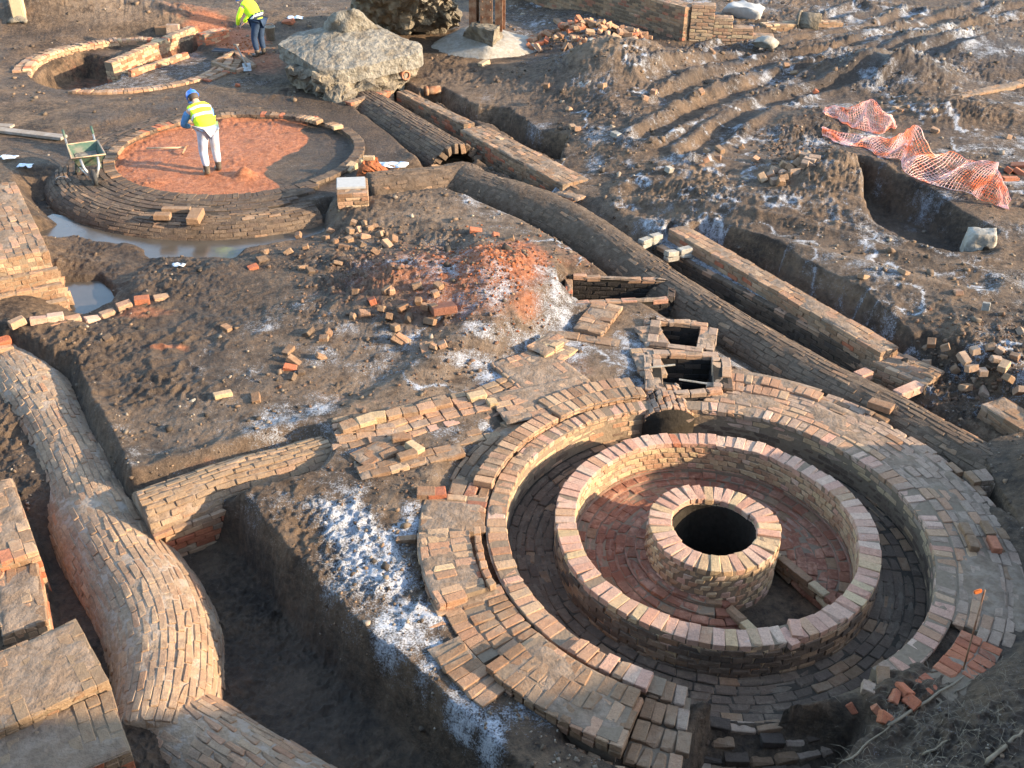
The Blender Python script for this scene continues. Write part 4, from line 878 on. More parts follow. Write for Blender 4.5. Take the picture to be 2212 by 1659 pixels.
# far kiln floor: ring paving, kerb, circumferential flue
wk = Work('far_kiln_ring', 'dark brick ring paving around the red clay floor where the man is digging', 'kiln ring')
headers(wk, FC, 2.36, 2.585, 60, 220, -.01, ('dark', 2, 'brown', 1, 'red', .4), jz=.004)
headers(wk, FC, 2.36, 2.585, 220, 318, -.02, ('dark', 4, 'vault', 1))
headers(wk, FC, 2.36, 2.585, -42, 38, .0, ('dark', 3, 'vault', 2))
for i, r0 in enumerate((2.595, 2.715, 2.835, 2.955, 3.075)):
    ringbed('mortar_bed', wk, FC, r0 - .004, r0 + .117, 76 + 6 * i, 317 - 6 * i, -.35, -.027 - .012 * i, 'sootbed')
    if i % 2 == 0: ringfilm(wk, FC, r0, r0 + .23, 80 + 6 * i, 312 - 6 * i, -.026 - .012 * i, 'filmd', .0, .035)
    headers_t(wk, FC, r0, r0 + .115, 75 + 6 * i, 318 - 6 * i, -.02 - .012 * i, ('dark', 5, 'vault', 1), phase=.5 * (i % 2), miss=.06, jz=.006)
for a in range(38, 66, 3):
    if a in (47, 50): continue
    e = np.array([math.cos(R(a)), math.sin(R(a))]); wk.put((*(FC + e * (2.33 - .004 * (a - 38))), .03), (*e, 0), (0, 0, 1), (.225, .11, .08), pick('yellow', 1, 'brown', 2), .03)
for ci in range(2): headers_t(wk, FC, 2.365, 2.46, -40, 200, -.06 - .06 * ci, ('dark', 3, 'brown', 1), H=.055, n=INW)
ringbed('mortar_bed', wk, FC, 2.39, 2.57, -42, 318, -.35, -.035, 'sootbed')
wk.finish()
wk = Work('ring_flue', 'rounded dark brick flue curving round the front of the far kiln above the puddle', 'brick flue')
arc = np.array([FC + 3.27 * np.array([math.cos(R(a)), math.sin(R(a))]) for a in np.linspace(196, 308, 20)])
vault(wk, arc, .46, -.44, ('vault', 4, 'dark', 2, 'brown', .7), a0=0, a1=150, drop=.4, squash=.80, miss=.08, jr=.012, jp=.003, bedmat='filmd', bedgap=.004, film=.02)
wk.finish()

# ruined ring upper left
wk = Work('ruined_ring', 'broken brick ring with a dark hole inside, upper left corner', 'kiln ring')
headers(wk, UC, 2.30, 2.52, 85, 200, .02, ('yellow', 3, 'red', 1.4, 'buff', 2), jz=.01)
headers(wk, UC, 2.53, 2.75, 90, 200, .0, ('brown', 2, 'grey', 1, 'frosty', 1), jz=.01, miss=.08)
headers(wk, UC, 2.42, 2.64, 258, 385, .0, ('brown', 2, 'buff', 2, 'grey', 1), jz=.008)
headers_t(wk, UC, 2.25, 2.36, 275, 372, -.03, ('brown', 2, 'buff', 1)); headers(wk, UC, 2.65, 2.86, 330, 380, -.02, ('brown', 3, 'red', .5))
for ci in range(1, 8): headers_t(wk, UC, 2.30, 2.41, 100, 205, .02 - .075 * ci, ('yellow', 2, 'buff', 2, 'brown', 1), phase=.5 * (ci % 2), n=INW)
ringbed('mortar_bed', wk, UC, 2.33, 2.70, 86, 200, -.7, -.03, 'mortar'); ringbed('mortar_bed', wk, UC, 2.30, 2.62, 259, 384, -.7, -.06, 'mortar')
wk.finish()
wk = Work('slanting_wall', 'yellow brick wall crossing the ruined ring at an angle', 'brick wall')
wall(wk, (-10.5, 25.95), (-9.2, 29.3), .26, -.65, .03, ('yellow', 3, 'red', 1, 'buff', 2), z1b=.22, topdir='across', toprows=1)
wk.finish()
wk = Work('low_kerb', 'low orange kerb of bricks beside the slanting yellow wall in the ruined ring', 'brick wall')
wall(wk, (-9.75, 25.35), (-8.85, 27.2), .13, -.55, .0, ('yellow', 2, 'buff', 2, 'red', 1), toprows=1)
wk.finish()
wk = Work('broken_wall_end', 'tumbled red brick wall end beyond the ruined ring, near the stooping man', 'brick wall')
p = W(1, [(1300, 250), (1460, 210)], .1); wall(wk, p[0], p[1], .35, -.3, .22, ('red', 3, 'buff', 1, 'deep', 1), jr=.06, ruin=.15)
wk.finish()
wk = Work('brick_box', 'small square brick box with a spade lying in it, by the stooping man', 'brick box')
p = W(1, [(1380, 400), (1530, 450), (1650, 420), (1520, 330)], .05)
for i in range(4): wall(wk, p[i], p[(i + 1) % 4], .13, -.3, .06, ('brown', 3, 'buff', 2, 'red', .5), toprows=1, ends=False)
wk.finish()

# thin walls of the flue trenches
wk = Work('thin_wall', 'long thin brick wall between the broken vault and the dark trench', 'brick wall')
p = W(2, [(390, 585), (830, 800)], .03); wall(wk, p[0], p[1], .30, -.55, .03, ('vault', 2, 'brown', 3, 'red', 1), ('brown', 4, 'vault', 2), topdir='along', miss=.03)
p = W(2, [(850, 825), (1520, 1180)], .04); wall(wk, p[0], p[1], .62, -.5, .05, ('brown', 3, 'red', 1.2, 'vault', 1), ('brown', 5, 'buff', 1, 'vault', 1), ruin=.02)
p = W(2, [(800, 840), (1020, 960)], -.04); wall(wk, p[0], p[1], .24, -.45, -.02, ('red', 2, 'brown', 2), jr=.06, ruin=.1)
p = W(2, [(1500, 1190), (1620, 1230)], -.05); pave(wk, p[0], p[1] - p[0], 2, 5, -.06, ('brown', 2, 'buff', 2), jr=.18, jp=.03)
wk.finish()
wk = Work('sill_wall', 'low dark brick sill closing the end of the vault trench below the concrete block', 'brick wall')
p = W(2, [(40, 660), (320, 580)], .05); wall(wk, p[0], p[1], .22, -.5, .05, ('red', 2, 'brown', 2, 'vault', 1), toprows=1, topdir='across')
wk.finish()
wk = Work('trench_wall', 'long straight orange-brown brick wall along the frosted ledge on the right', 'brick wall')
p = W(6, [(-39, -193), (1345, 607)], .12); wall(wk, p[0], p[1], .36, -.35, .12, ('brown', 3, 'buff', 2, 'red', .6), ('buff', 3, 'brown', 3), topdir='along', toprows=3, miss=.015, jr=.01)
wk.finish()
wk = Work('slot_wall', 'dark sunken brick side wall of the narrow slot next to the long vault', 'brick wall')
p = W(6, [(-150, -72), (1225, 664)], -.09); wall(wk, p[0], p[1], .13, -.98, -.085, ('dark', 3, 'vault', 3), ('vault', 2, 'frosty', 1), toprows=1, bedmat='sootbed', film='filmd')
wk.finish()
wk = Work('stepped_wall_end', 'stepped broken end of the long wall with two pale bricks, right side', 'brick wall')
p = W(6, [(1290, 640), (1640, 790)], -.02); wall(wk, p[0], p[1], .55, -.5, -.02, ('brown', 2, 'buff', 3), ('buff', 2, 'brown', 2), jr=.03)
p = W(6, [(1640, 800), (1720, 850)], -.16); wall(wk, p[0], p[1], .5, -.6, -.14, ('yellow', 2, 'buff', 3), jr=.05)
p = W(6, [(1690, 880), (1740, 910)], -.3); wall(wk, p[0], p[1], .42, -.6, -.28, ('buff', 3, 'brown', 2), jr=.06)
wk.finish()
wk = Work('wall_stub', 'thick brown brick wall stub leaving the picture at the right edge', 'brick wall')
p = W(6, [(2010, 935), (2420, 1190)], .05); wall(wk, p[0], p[1], .42, -.6, .06, ('brown', 3, 'vault', 1), ('brown', 3, 'grey', 1))
wk.finish()
for q, lab in (((1180, 725), 'pale brick bridging the slot at the near end of the trench'), ((1430, 870), 'pale pink brick laid across the end of the long vault trench'), ((1500, 840), 'second pale brick laid across the end of the long vault trench')):
    c = W1(6, q[0], q[1], -.0); o = link('loose_brick', brick_mesh(.24, .15, .12, 1, 'rim'), None, None, Matrix.Translation((*c, -.05 if q[0] > 1200 else -.12)) @ Matrix.Rotation(R(35), 4, 'Z')); tag(o, lab, 'brick')
for i, (a, b, lab) in enumerate((((1970, 1560), (2040, 1535), 'farther pair of white frosted bricks bridging the trench head'), ((2140, 1645), (2230, 1625), 'nearer pair of white frosted bricks bridging the trench'))):
    wk = Work('bridging_bricks', lab, 'bricks'); p = W(2, [a, b], .05); d = p[1] - p[0]; ang = math.atan2(d[1], d[0])
    for j in range(2):
        for k in range(2): wk.put((*(p[0] + d * (j * .95 + .0)), .06 - .085 * k), (math.cos(ang), math.sin(ang), 0), (0, 0, 1), (.23, .13, .08), 'conc2', .05)
    wk.finish()

# far wall, top right of centre
wk = Work('far_wall', 'tall dark red brick wall with a stepped pale end at the top of the picture', 'brick wall')
p = W(3, [(30, 235), (570, 250)], .3)
c0 = W1(3, 40, 250, .3); c1 = W1(2, 1150, -90, .3)
wall(wk, c1, c0, .5, -.2, 1.15, ('deep', 1, 'vault', 3, 'brown', 2), ('brown', 2, 'frosty', 2), H=.09, L=.26)
wk.finish()
wk = Work('stepped_wall', 'bright yellow-brown brick wall stepping down from the far wall end', 'brick wall')
c2 = W1(3, 590, 275, .3); d = c2 - c0
for a, b, h in ((0, .28, 1.15), (.28, .5, .85), (.5, .75, .6), (.75, 1.0, .42)):
    wall(wk, c0 + d * a + [0, .12], c0 + d * b + [0, .12], .4, -.2, h + .05, ('yellow', 2, 'buff', 3), ('frosty', 2, 'buff', 2), H=.09, L=.26, ends=False)
wk.finish()
wk = Work('brick_footing', 'low broken red brick footing along the base of the tall far wall', 'brick wall')
p = W(2, [(1500, 40), (2212, 260)], .05); wall(wk, p[0], p[1], .35, -.3, .10, ('red', 2, 'brown', 2, 'deep', 1), jr=.05, ruin=.2)
wk.finish()
wk = Work('buried_wall', 'low half-buried brick wall trailing off right of the far wall', 'brick wall')
p = W(3, [(520, 170), (1020, 150)], .35); wall(wk, p[0], p[1], .4, -.2, .42, ('brown', 2, 'yellow', 1), jr=.04, ruin=.15)
wk.finish()
wk = Work('edging_wall', 'low brown brick edging running off to the right above the orange nets', 'brick wall')
p = W(3, [(1380, 740), (2300, 540)], .35); wall(wk, p[0], p[1], .28, -.2, .48, ('brown', 3, 'buff', 1), jr=.05, ruin=.3, miss=.1)
wk.finish()

# pier with a pale slab, fixture on the ring flue
pc = W(2, [(-60, 1165), (0, 1250), (215, 1250), (130, 1150)], .28)
wk = Work('square_pier', 'square brick pier beside the far kiln carrying a pale slab', 'brick pier')
a, b = (pc[0] + pc[1]) / 2, (pc[2] + pc[3]) / 2
wall(wk, a, b, .78, -.55, .28, ('yellow', 2, 'buff', 2, 'brown', 1), ('buff', 1, 'brown', 2))
wk.finish()
ce = (a + b) / 2; d = (b - a) / np.linalg.norm(b - a)
tag(link('stone_slab', boxmesh('stone_slab', (*(ce + [-.03, .06]), .305), (*d, 0), (.52, .50, .045), bev=.01), 'slab'), 'pale flat slab lying on top of the square brick pier', 'slab')
wk = Work('brick_fixture', 'small U-shaped stack of brown bricks standing at the puddle edge before the far kiln', 'brick fixture')
for q, dm, zz, m in (((1050, 1385), (.28, .16, .10), .04, 'brown'), ((1265, 1385), (.22, .45, .12), .05, 'brown'), ((1140, 1345), (.5, .12, .08), .03, 'brown'), ((1160, 1400), (.35, .3, .07), -.08, 'dark'), ((1150, 1440), (.45, .18, .1), -.18, 'brown')):
    c = W1(1, *q, zz); wk.put((*c, zz - .04), (1, .05, 0), (0, 0, 1), dm, m, .03)
c = W1(1, 1130, 1490, -.3)
for j in range(4):
    for k in range(3): wk.put((c[0] - .22 + .15 * j, c[1], -.18 - .12 * k), (0, 1, 0), (0, 0, 1), (.28, .14, .11), pick('buff', 1, 'brown', 2), .03)
wk.finish()

# square brick pier at the left edge
q = W(0, [(105, 540), (38, 402)], .5); d = q[1] - q[0]; t = d / np.linalg.norm(d); ln_ = np.linalg.norm(d); lf = np.array([-t[1], t[0]])
wk = Work('corner_pier', 'big square block of orange-brown brickwork cut off by the left edge', 'brick pier')
ctr = q[0] + lf * .75
wall(wk, ctr, ctr + t * (ln_ + .3), 1.5, -.5, .50, ('brown', 3, 'buff', 3), ('brown', 3, 'buff', 2), miss=.03)
for i, (off, zt) in enumerate(((-.13, .27), (-.24, .06), (-.36, -.15))):
    wall(wk, ctr + t * off + lf * .72, ctr + t * off - lf * .80, .12, -.5, zt, ('buff', 2, 'brown', 3), toprows=1)
wk.finish()
wk = Work('brick_kerb_line', 'broken line of pale orange bricks crossing the mud left of centre', 'brick line')
p = W(4, [(-60, 540), (180, 470), (430, 420), (640, 360), (860, 300), (1100, 255)], -.1)
for i in range(len(p) - 1):
    a, b = p[i], p[i + 1]; ln_ = np.linalg.norm(b - a); t = (b - a) / ln_; k = int(ln_ / .23)
    for j in range(k):
        if rng.random() < .12: continue
        s = (j + .5) * ln_ / k; c = a + t * s; z = max(g1(*c), -.22) + .03; wk.put((*c, z), (*t, 0), (0, 0, 1), (.22, .15, .1), pick('rim', 2, 'red', 1, 'buff', 2), .08, .012)
        if rng.random() < .6: wk.put((*(c + [t[1] * .12, -t[0] * .12]), z - .07), (*t, 0), (0, 0, 1), (.22, .11, .07), pick('rim', 1, 'buff', 2), .12, .02)
wk.finish()

# walls at the bottom-left corner
wk = Work('corner_wall', 'broken orange brick wall at the left edge beside the winding flue', 'brick wall')
p = W(7, [(-10, -160), (90, 330), (150, 720)], -.2)
wall(wk, p[0] + [-.1, 0], p[1], .5, -1.0, -.15, ('red', 2, 'buff', 3, 'brown', 1), ('red', 1, 'buff', 2, 'brown', 2), jr=.03, ruin=.06)
wall(wk, p[1], p[2], .42, -1.0, -.26, ('red', 2, 'buff', 3, 'brown', 1), ('buff', 2, 'brown', 2), jr=.03, ruin=.1)
wk.finish()
wk = Work('rendered_wall', 'thick earth-covered brick wall in the bottom left corner', 'brick wall')
p = W(7, [(140, 840), (330, 1260)], -.12); wall(wk, p[0], p[1], 1.0, -1.1, -.12, ('earthy', 3, 'brown', 1), jr=.012, bedmat='earthm', foff=.001)
p = W(7, [(330, 1290), (440, 1700)], -.2); wall(wk, p[0], p[1], 1.0, -1.1, -.22, ('earthy', 3, 'red', .5), jr=.015, bedmat='earthm', foff=-.002)
for off, zt, q0, q1 in ((.10, -.3, (300, 800), (520, 1200)), (.22, -.5, (330, 830), (560, 1220))):
    p = W(7, [q0, q1], zt); wall(wk, p[0], p[1], .13, -1.1, zt, ('brown', 3, 'buff', 2), toprows=1)
wk.finish()

# square flue chambers above the near kiln
def chamber(name, label, k, op, zt, wid, mats, hood=None):
    """brick surround of an open square hole; op = corners of the opening, far-left, far-right, near-right, near-left"""
    wk = Work(name, label, 'brick chamber', 'square flue chambers'); p = W(k, op, zt); cc = p.mean(0)
    for i in range(4):
        a, b = p[i], p[(i + 1) % 4]; t = (b - a) / np.linalg.norm(b - a); n = np.array([-t[1], t[0]]); n = n if n @ ((a + b) / 2 - cc) > 0 else -n
        wd = wid[i]; a2 = a + n * wd / 2 - t * (.1 if i % 2 == 0 else 0); b2 = b + n * wd / 2 + t * (.1 if i % 2 == 0 else 0)
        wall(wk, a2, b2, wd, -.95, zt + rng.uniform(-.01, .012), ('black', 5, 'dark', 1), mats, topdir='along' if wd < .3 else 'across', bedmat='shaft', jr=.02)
    wk.finish(); return p
chamber('square_chamber', 'farther of the two square brick-lined flue holes above the near kiln', 5, [(2080, 420 + 0), (2330, 450), (2300, 590), (2050, 560)], .06, [.12, .25, .13, .16], ('grey', 2, 'buff', 2, 'dark', .5))
chamber('square_chamber', 'nearer and larger square brick-lined flue hole, iron rods across it', 5, [(2070, 640), (2400, 650), (2410, 850), (2090, 870)], .05, [.14, .25, .11, .24], ('grey', 2, 'frosty', 2, 'dark', .6))
wk = Work('chamber_paving', 'patch of worn buff paving bricks left of the square flue holes', 'brick paving')
o = W1(5, 1895, 455, .05); pave(wk, o, W1(5, 2055, 440, .05) - o, 2, 5, .05, ('grey', 2, 'buff', 3), L=.165, stag=.2, miss=0); o = W1(5, 1865, 600, .03); pave(wk, o, W1(5, 2060, 590, .03) - o, 2, 6, .03, ('frosty', 3, 'grey', 2), L=.17, stag=.2, miss=0)
o = W1(5, 1960, 420, .02); pave(wk, o, W1(5, 2300, 420, .02) - o, 4, 1, .05, ('frosty', 3, 'grey', 2), L=.17)
wk.finish()
wk = Work('flue_arch', 'small arched brick flue mouth joining the square hole to the kiln channel', 'brick arch')
a = R(95.5); e2 = np.array([math.cos(a), math.sin(a)]); vault(wk, [KC + e2 * 2.16, KC + e2 * 2.82], .33, -.16, ('frosty', 3, 'grey', 2, 'dark', .6), squash=.58, drop=.3, L=.115, ends=True, bedmat='shaft')  # closed end cap coloured dark in place of the shaded opening
wk.finish()
for i, (x0, y0, x1, y1, lab) in enumerate(((2060, 1140, 2130, 1150, 0), (2058, 1108, 2075, 1112, 1))): pass
for (qa, qb, lab) in (((2010, 715), (2150, 700), 'thin frosted iron rod lying across the far side of the larger square hole'), ((2230, 800), (2330, 815), 'thin frosted iron rod lying across the near side of the larger square hole')):
    p = W(5, [qa, qb], .1); d = p[1] - p[0]; d = d / np.linalg.norm(d); c = p.mean(0)
    bm = bmesh.new(); bmesh.ops.create_cone(bm, cap_ends=True, segments=8, radius1=.012, radius2=.012, depth=1.0)
    for v in bm.verts: v.co.z *= .36
    for v in list(bm.verts): v.co.x *= (1.4 if abs(v.co.z) < .2 else 1)
    o = link('iron_rod', bm_mesh('iron_rod', bm), 'conc2'); o.matrix_basis = Matrix.Translation((*c, .085)) @ Vector((d[0], d[1], 0)).to_track_quat('Z', 'Y').to_matrix().to_4x4(); tag(o, lab, 'rod')

# trough beside the red mound
tp = W(5, [(1500, 150), (2120, 175), (2110, 262), (1500, 290)], .0)
wk = Work('brick_trough', 'dark oblong brick-lined trough beside the red clay mound', 'brick trough')
for i, m in ((0, ('brown', 2, 'frosty', 3)), (1, ('darkf', 1, 'grey', 1)), (2, ('frosty', 2, 'rim', 1, 'red', .5)), (3, ('brown', 1, 'red', 1))):
    a, b = tp[i], tp[(i + 1) % 4]; t = (b - a) / np.linalg.norm(b - a); n = np.array([-t[1], t[0]]); n = n if n @ ((a + b) / 2 - tp.mean(0)) > 0 else -n
    wall(wk, a + n * .06, b + n * .06, .12, -.8, .04 if i == 0 else .01, ('black', 1, 'black', 1), m, bedmat='shaft', toprows=1, miss=.05, jr=.03)
wk.finish()
# brick patches between mound and kiln
wk = Work('tilted_brick_strip', 'tilted strip of brown bricks below the dark trough', 'brick strip')
o = W1(5, 1640, 285, .07); e = W1(5, 1500, 460, .07); d = W1(5, 1760, 300, .07)
pave(wk, e, o - e, 8, 2, .07, ('brown', 4, 'buff', 1), L=.113, B=.225, stag=0, jr=.03)
o2 = W1(5, 1345, 470, .02); pave(wk, o2, W1(5, 1560, 500, .02) - o2, 4, 1, .02, ('brown', 3), B=.2)
wk.finish()
wk = Work('brick_step', 'small stepped stack of yellow bricks on frosted ground above the kiln', 'brick stack')
o = W1(5, 1190, 590, .08); d = W1(5, 1290, 530, .08) - o; pave(wk, o, d, 2, 3, .10, ('yellow', 3, 'buff', 1), L=.22, B=.12, jr=.04, miss=0); pave(wk, o + [0.02, -.06], d, 2, 4, .03, ('yellow', 2, 'buff', 2), L=.22, B=.12, jr=.04, miss=0)
wk.finish()
wk = Work('cobbled_patch', 'worn patch of pale brick paving between the red mound and the kiln', 'brick paving')
o = W1(5, 960, 690, .03); d = W1(5, 1180, 620, .03) - o; nr = W1(5, 1230, 890, .03) - o
pave(wk, o, d, 8, 9, .03, ('frosty', 3, 'brown', 2, 'buff', 2), L=.113, B=.15, stag=.0, jr=.03, jp=.004, miss=.04)
o = W1(5, 940, 900, .03); d = W1(5, 1220, 840, .03) - o; pave(wk, o, d, 5, 6, .04, ('frosty', 3, 'buff', 2, 'grey', 2), jr=.03, jp=.006, miss=.10)
wk.finish()
wk = Work('brick_row', 'raised row of orange and yellow bricks along the branch flue', 'brick row')
for (xa, ya, xb, yb, m) in ((180, 1045, 290, 1030, 'yellow'), (290, 1030, 390, 1010, 'rim'), (390, 1010, 490, 995, 'buff'), (490, 990, 600, 965, 'rim'), (600, 965, 715, 940, 'buff'), (820, 915, 940, 890, 'yellow'), (945, 950, 1010, 940, 'yellow')):
    p = W(5, [(xa, ya), (xb, yb)], .05); d = p[1] - p[0]; wk.put((*p.mean(0), .02), (*d, 0), (0, 0, 1), (np.linalg.norm(d) - .008, .15, .10), {'rim': 'buff', 'yellow': 'yellow'}.get(m, 'brown'), .02)
wk.finish()
wk = Work('flue_edging', 'double line of orange bricks edging the ruined end of the branch flue', 'brick edging')
p = W(5, [(-60, 1250), (60, 1230), (330, 1200), (560, 1130), (760, 1080), (960, 1040), (1230, 930)], -.04)
for off, z, m in ((-.27, -.03, ('brown', 3, 'earthy', 3)), (-.40, -.035, ('earthy', 3, 'brown', 2)), (.52, .01, ('earthy', 2, 'brown', 2)), (0, -.02, ('buff', 3, 'rim', 1, 'red', .6)), (-.13, -.08, ('rim', 2, 'red', 1, 'buff', 2)), (.13, .0, ('frosty', 2, 'grey', 2, 'buff', 1)), (.26, .01, ('frosty', 3, 'grey', 2)), (.39, .01, ('frosty', 3, 'brown', 2))):
    for i in range(len(p) - 1):
        a, b = p[i], p[i + 1]; ln_ = np.linalg.norm(b - a); t = (b - a) / ln_; k = max(1, int(round(ln_ / .23)))
        for j in range(k):
            if rng.random() < .08: continue
            s = (j + .5 + .3 * (off > 0)) * ln_ / k; c = a + t * s + np.array([-t[1], t[0]]) * off; wk.put((*c, z - .035), (*t, 0), (0, 0, 1), (ln_ / k - .01, .12, .08), pick(*m), .02, .004)
wk.finish()
wk = Work('angled_brick_patch', 'L-shaped patch of brown bricks on the frosted ledge left of the kiln', 'brick patch')
o = W1(5, 120, 1440, .03); d = W1(5, 400, 1370, .03) - o; pave(wk, o + (W1(5, 70, 1300, .03) - o) * .5, d, 5, 2, .03, ('brown', 3, 'buff', 1), jr=.04)
o = W1(5, 50, 1280, .03); d = W1(5, 180, 1220, .03) - o; pave(wk, o, d, 2, 3, .035, ('brown', 2, 'yellow', 1), jr=.05)
for q, a in (((430, 1290), .5), ((475, 1240), -.9), ((390, 1180), .2)): c = W1(5, *q, .06); wk.put((*c, .05), (math.cos(a), math.sin(a), .1), (0, 0, 1), (.23, .12, .09), pick('yellow', 1, 'brown', 1), .1)
wk.finish()
wk = Work('brick_corner', 'small L-shaped pair of brown brick courses at the left end of the brick row', 'brick corner')
o = W1(5, -40, 1090, .07); d = W1(5, 110, 1040, .07) - o; pave(wk, o, d, 2, 1, .09, ('brown', 2, 'yellow', 1), B=.2, miss=0); pave(wk, o, d, 2, 1, .01, ('brown', 2), B=.2, miss=0)
o = W1(5, -30, 1180, .0); pave(wk, o, W1(5, 200, 1140, 0) - o, 3, 2, .0, ('brown', 2, 'frosty', 2), jr=.06)
wk.finish()
wk = Work('brick_pair', 'two red bricks side by side on a low strip left of the kerb ring', 'bricks')
for x in (550, 620): c = W1(5, x, 1530, .03); wk.put((*c, .0), (1, .1, 0), (0, 0, 1), (.2, .16, .09), 'red' if x > 600 else 'brown', .04)
headers_t(wk, KC, 2.47, 2.6, 165, 171, -.01, ('brown', 2, 'deep', 1)); headers_t(wk, KC, 2.61, 2.75, 165, 171, -.01, ('brown', 2, 'deep', 1)); headers_t(wk, KC, 2.76, 2.95, 165, 171, -.01, ('brown', 2, 'deep', 1))
wk.finish()
wk = Work('corner_bricks', 'stepped dark brick corner beside the long vault at the right edge', 'brick corner')
p = W(6, [(1850, 1440), (2000, 1420), (2212, 1540)], .0)
wall(wk, p[0], p[1], .22, -.4, .02, ('grey', 2, 'brown', 1), toprows=1, topdir='across'); wall(wk, p[1], p[2], .22, -.4, .0, ('grey', 2, 'brown', 1), toprows=1, topdir='across')
wk.finish()

# ------------------------------------------------------------------ water
def puddle(k, pts, z, name='puddle'):
    p = W(k, pts, z); c = p.mean(0); v = [(*q, z) for q in (c + (p - c) * 1.12)]; bm = bmesh.new(); f = bm.faces.new([bm.verts.new(q) for q in v])
    bmesh.ops.triangulate(bm, faces=[f]); o = link(name, bm_mesh(name, bm), 'water'); o['kind'] = 'structure'
puddle(1, [(200, 1500), (430, 1400), (900, 1480), (1370, 1470), (1750, 1390), (2150, 1330), (2130, 1500), (1800, 1600), (1500, 1720), (950, 1720), (700, 1600), (250, 1620)], -.335)
puddle(4, [(350, 180), (640, 150), (760, 270), (700, 350), (560, 420), (470, 400), (400, 340)], -.36)

# ------------------------------------------------------------------ rocks and concrete
def lathe(name, prof, seg=20):
    v = []; f = []
    for r, z in prof:
        for j in range(seg): v.append((r * math.cos(6.2832 * j / seg), r * math.sin(6.2832 * j / seg), z))
    for i in range(len(prof) - 1):
        for j in range(seg): f.append([i * seg + j, i * seg + (j + 1) % seg, (i + 1) * seg + (j + 1) % seg, (i + 1) * seg + j])
    f.append(list(range(seg))[::-1]); return mesh(name, v, f, True)
def P3(k, x, y, z): return (*W1(k, x, y, z), z)
lump = thing('concrete_block', 'big tilted lump of grey concrete on a rubble base, top centre-left', 'concrete block', P3(0, 740, 200, 0))
def child(o, par): o.parent = par; o.matrix_basis = Matrix.Translation(-par.location) @ o.matrix_basis; return o
eav = [(600, 96, .85), (640, 70, 1.0), (700, 60, 1.1), (800, 50, 1.1), (870, 80, .95), (912, 98, .80), (912, 112, .75), (800, 140, .66), (730, 152, .62), (690, 152, .62), (640, 118, .8)]
pts = [P3(0, a, b, z) for a, b, z in eav] + [(q[0], q[1] + .05, q[2] - .36) for q in [P3(0, a, b, z) for a, b, z in eav]] + [P3(0, 700, 75, 1.08), P3(0, 735, 60, 1.2), P3(0, 790, 55, 1.2), P3(0, 830, 75, 1.08), P3(0, 735, 95, 1.0)]
child(link('tilted_slab', hull_rock(pts, 5, .032, .35, 1, False), 'concrete'), lump)
kn = [P3(0, 700, 72, 1.05), P3(0, 690, 60, 1.1), P3(0, 722, 26, 1.6), P3(0, 765, 18, 1.7), P3(0, 800, 60, 1.1), P3(0, 745, 78, 1.05), P3(0, 785, 30, 1.5), P3(0, 830, 68, 1.05), P3(0, 720, 50, 1.35)]
child(link('knob', hull_rock(kn, 3, .06, .4, 2), 'concrete'), lump)
base = [P3(0, 625, 150, .5), P3(0, 640, 110, .6), P3(0, 760, 60, .9), P3(0, 880, 118, .55), P3(0, 895, 150, .3), P3(0, 870, 190, -.1), P3(0, 760, 222, -.1), P3(0, 690, 215, -.1), P3(0, 630, 185, -.1), P3(0, 690, 165, .5), P3(0, 870, 130, .55), P3(0, 760, 80, -.1)]
child(link('rubble_core', hull_rock(base, 4, .22, .42, 3, False), 'rubble'), lump)
child(link('cobble', hull_rock([P3(0, 690 + a, 220 + b, z) for a, b, z in ((0, 0, -.1), (40, 10, -.1), (70, -10, -.1), (10, -40, .3), (50, -45, .35), (60, -30, .2))], 3, .12, .3, 5, False), 'rubble'), lump)
l2 = thing('concrete_block', 'rough concrete and rubble lump cut off by the top edge', 'concrete block', P3(2, 350, 180, .2))
child(link('rubble_core', hull_rock([P3(2, 60, 60, .3), P3(2, 200, 190, .1), P3(2, 420, 230, .1), P3(2, 760, 170, .1), P3(2, 700, 40, 1.0), P3(2, 720, 0, 1.3), P3(2, 100, 0, 1.3), P3(2, 400, -60, 1.8), P3(2, 650, -60, 1.8), P3(2, 100, -60, 1.6)], 4, .22, .5, 7, False), 'rubble'), l2)
child(link('concrete_cap', hull_rock([P3(2, 560, 40, 1.2), P3(2, 690, 30, 1.1), P3(2, 740, 150, .3), P3(2, 600, 160, .3), P3(2, 650, -40, 1.7), P3(2, 500, -20, 1.7)], 3, .15, .4, 8, False), 'concrete'), l2)
def boulder(k, x, y, rx, rz, mat, label, seed, sq=.7, name='boulder', cat='stone', group=None, emb=.25):
    z = 0.0
    for _ in range(4): z = g1(*W1(k, x, y, z))
    c = W1(k, x, y, z); r = np.random.default_rng(seed)
    pts = r.normal(0, 1, (16, 3)); pts /= np.linalg.norm(pts, axis=1)[:, None]; pts *= [rx, rx * sq, rz]
    o = link(name, hull_rock(pts, 2, rx * .13, rx * .9, seed), mat); o.location = (*c, z + rz * (1 - 2 * emb)); return tag(o, label, cat, group)
boulder(2, 1580, 580, .22, .17, 'conc2', 'rounded pale boulder at the foot of the spoil heap', 11)
boulder(2, 1720, 480, .62, .26, 'clayl' if 'clayl' in M else 'concrete', 'large clod of yellowish clay on the front of the spoil heap', 12, name='clay_clod', cat='clod')
boulder(2, 1625, 315, .22, .2, 'conc2', 'pale stone on top of the spoil heap', 13)
boulder(3, 395, 110, .75, .28, 'slab', 'flat pale concrete boulder behind the stepped far wall', 14, name='concrete_boulder', cat='concrete')
boulder(2, 400, 180, .3, .2, 'conc2', 'rough pale stone between the two concrete lumps', 15); boulder(2, 415, 225, .2, .12, 'conc2', 'smaller pale stone below the rough stone between the concrete lumps', 16)
boulder(1, 680, 395 - 290, .16, .12, 'yellowstone' if 'yellowstone' in M else 'conc2', 'pale stone on the bank above the ruined ring', 17)
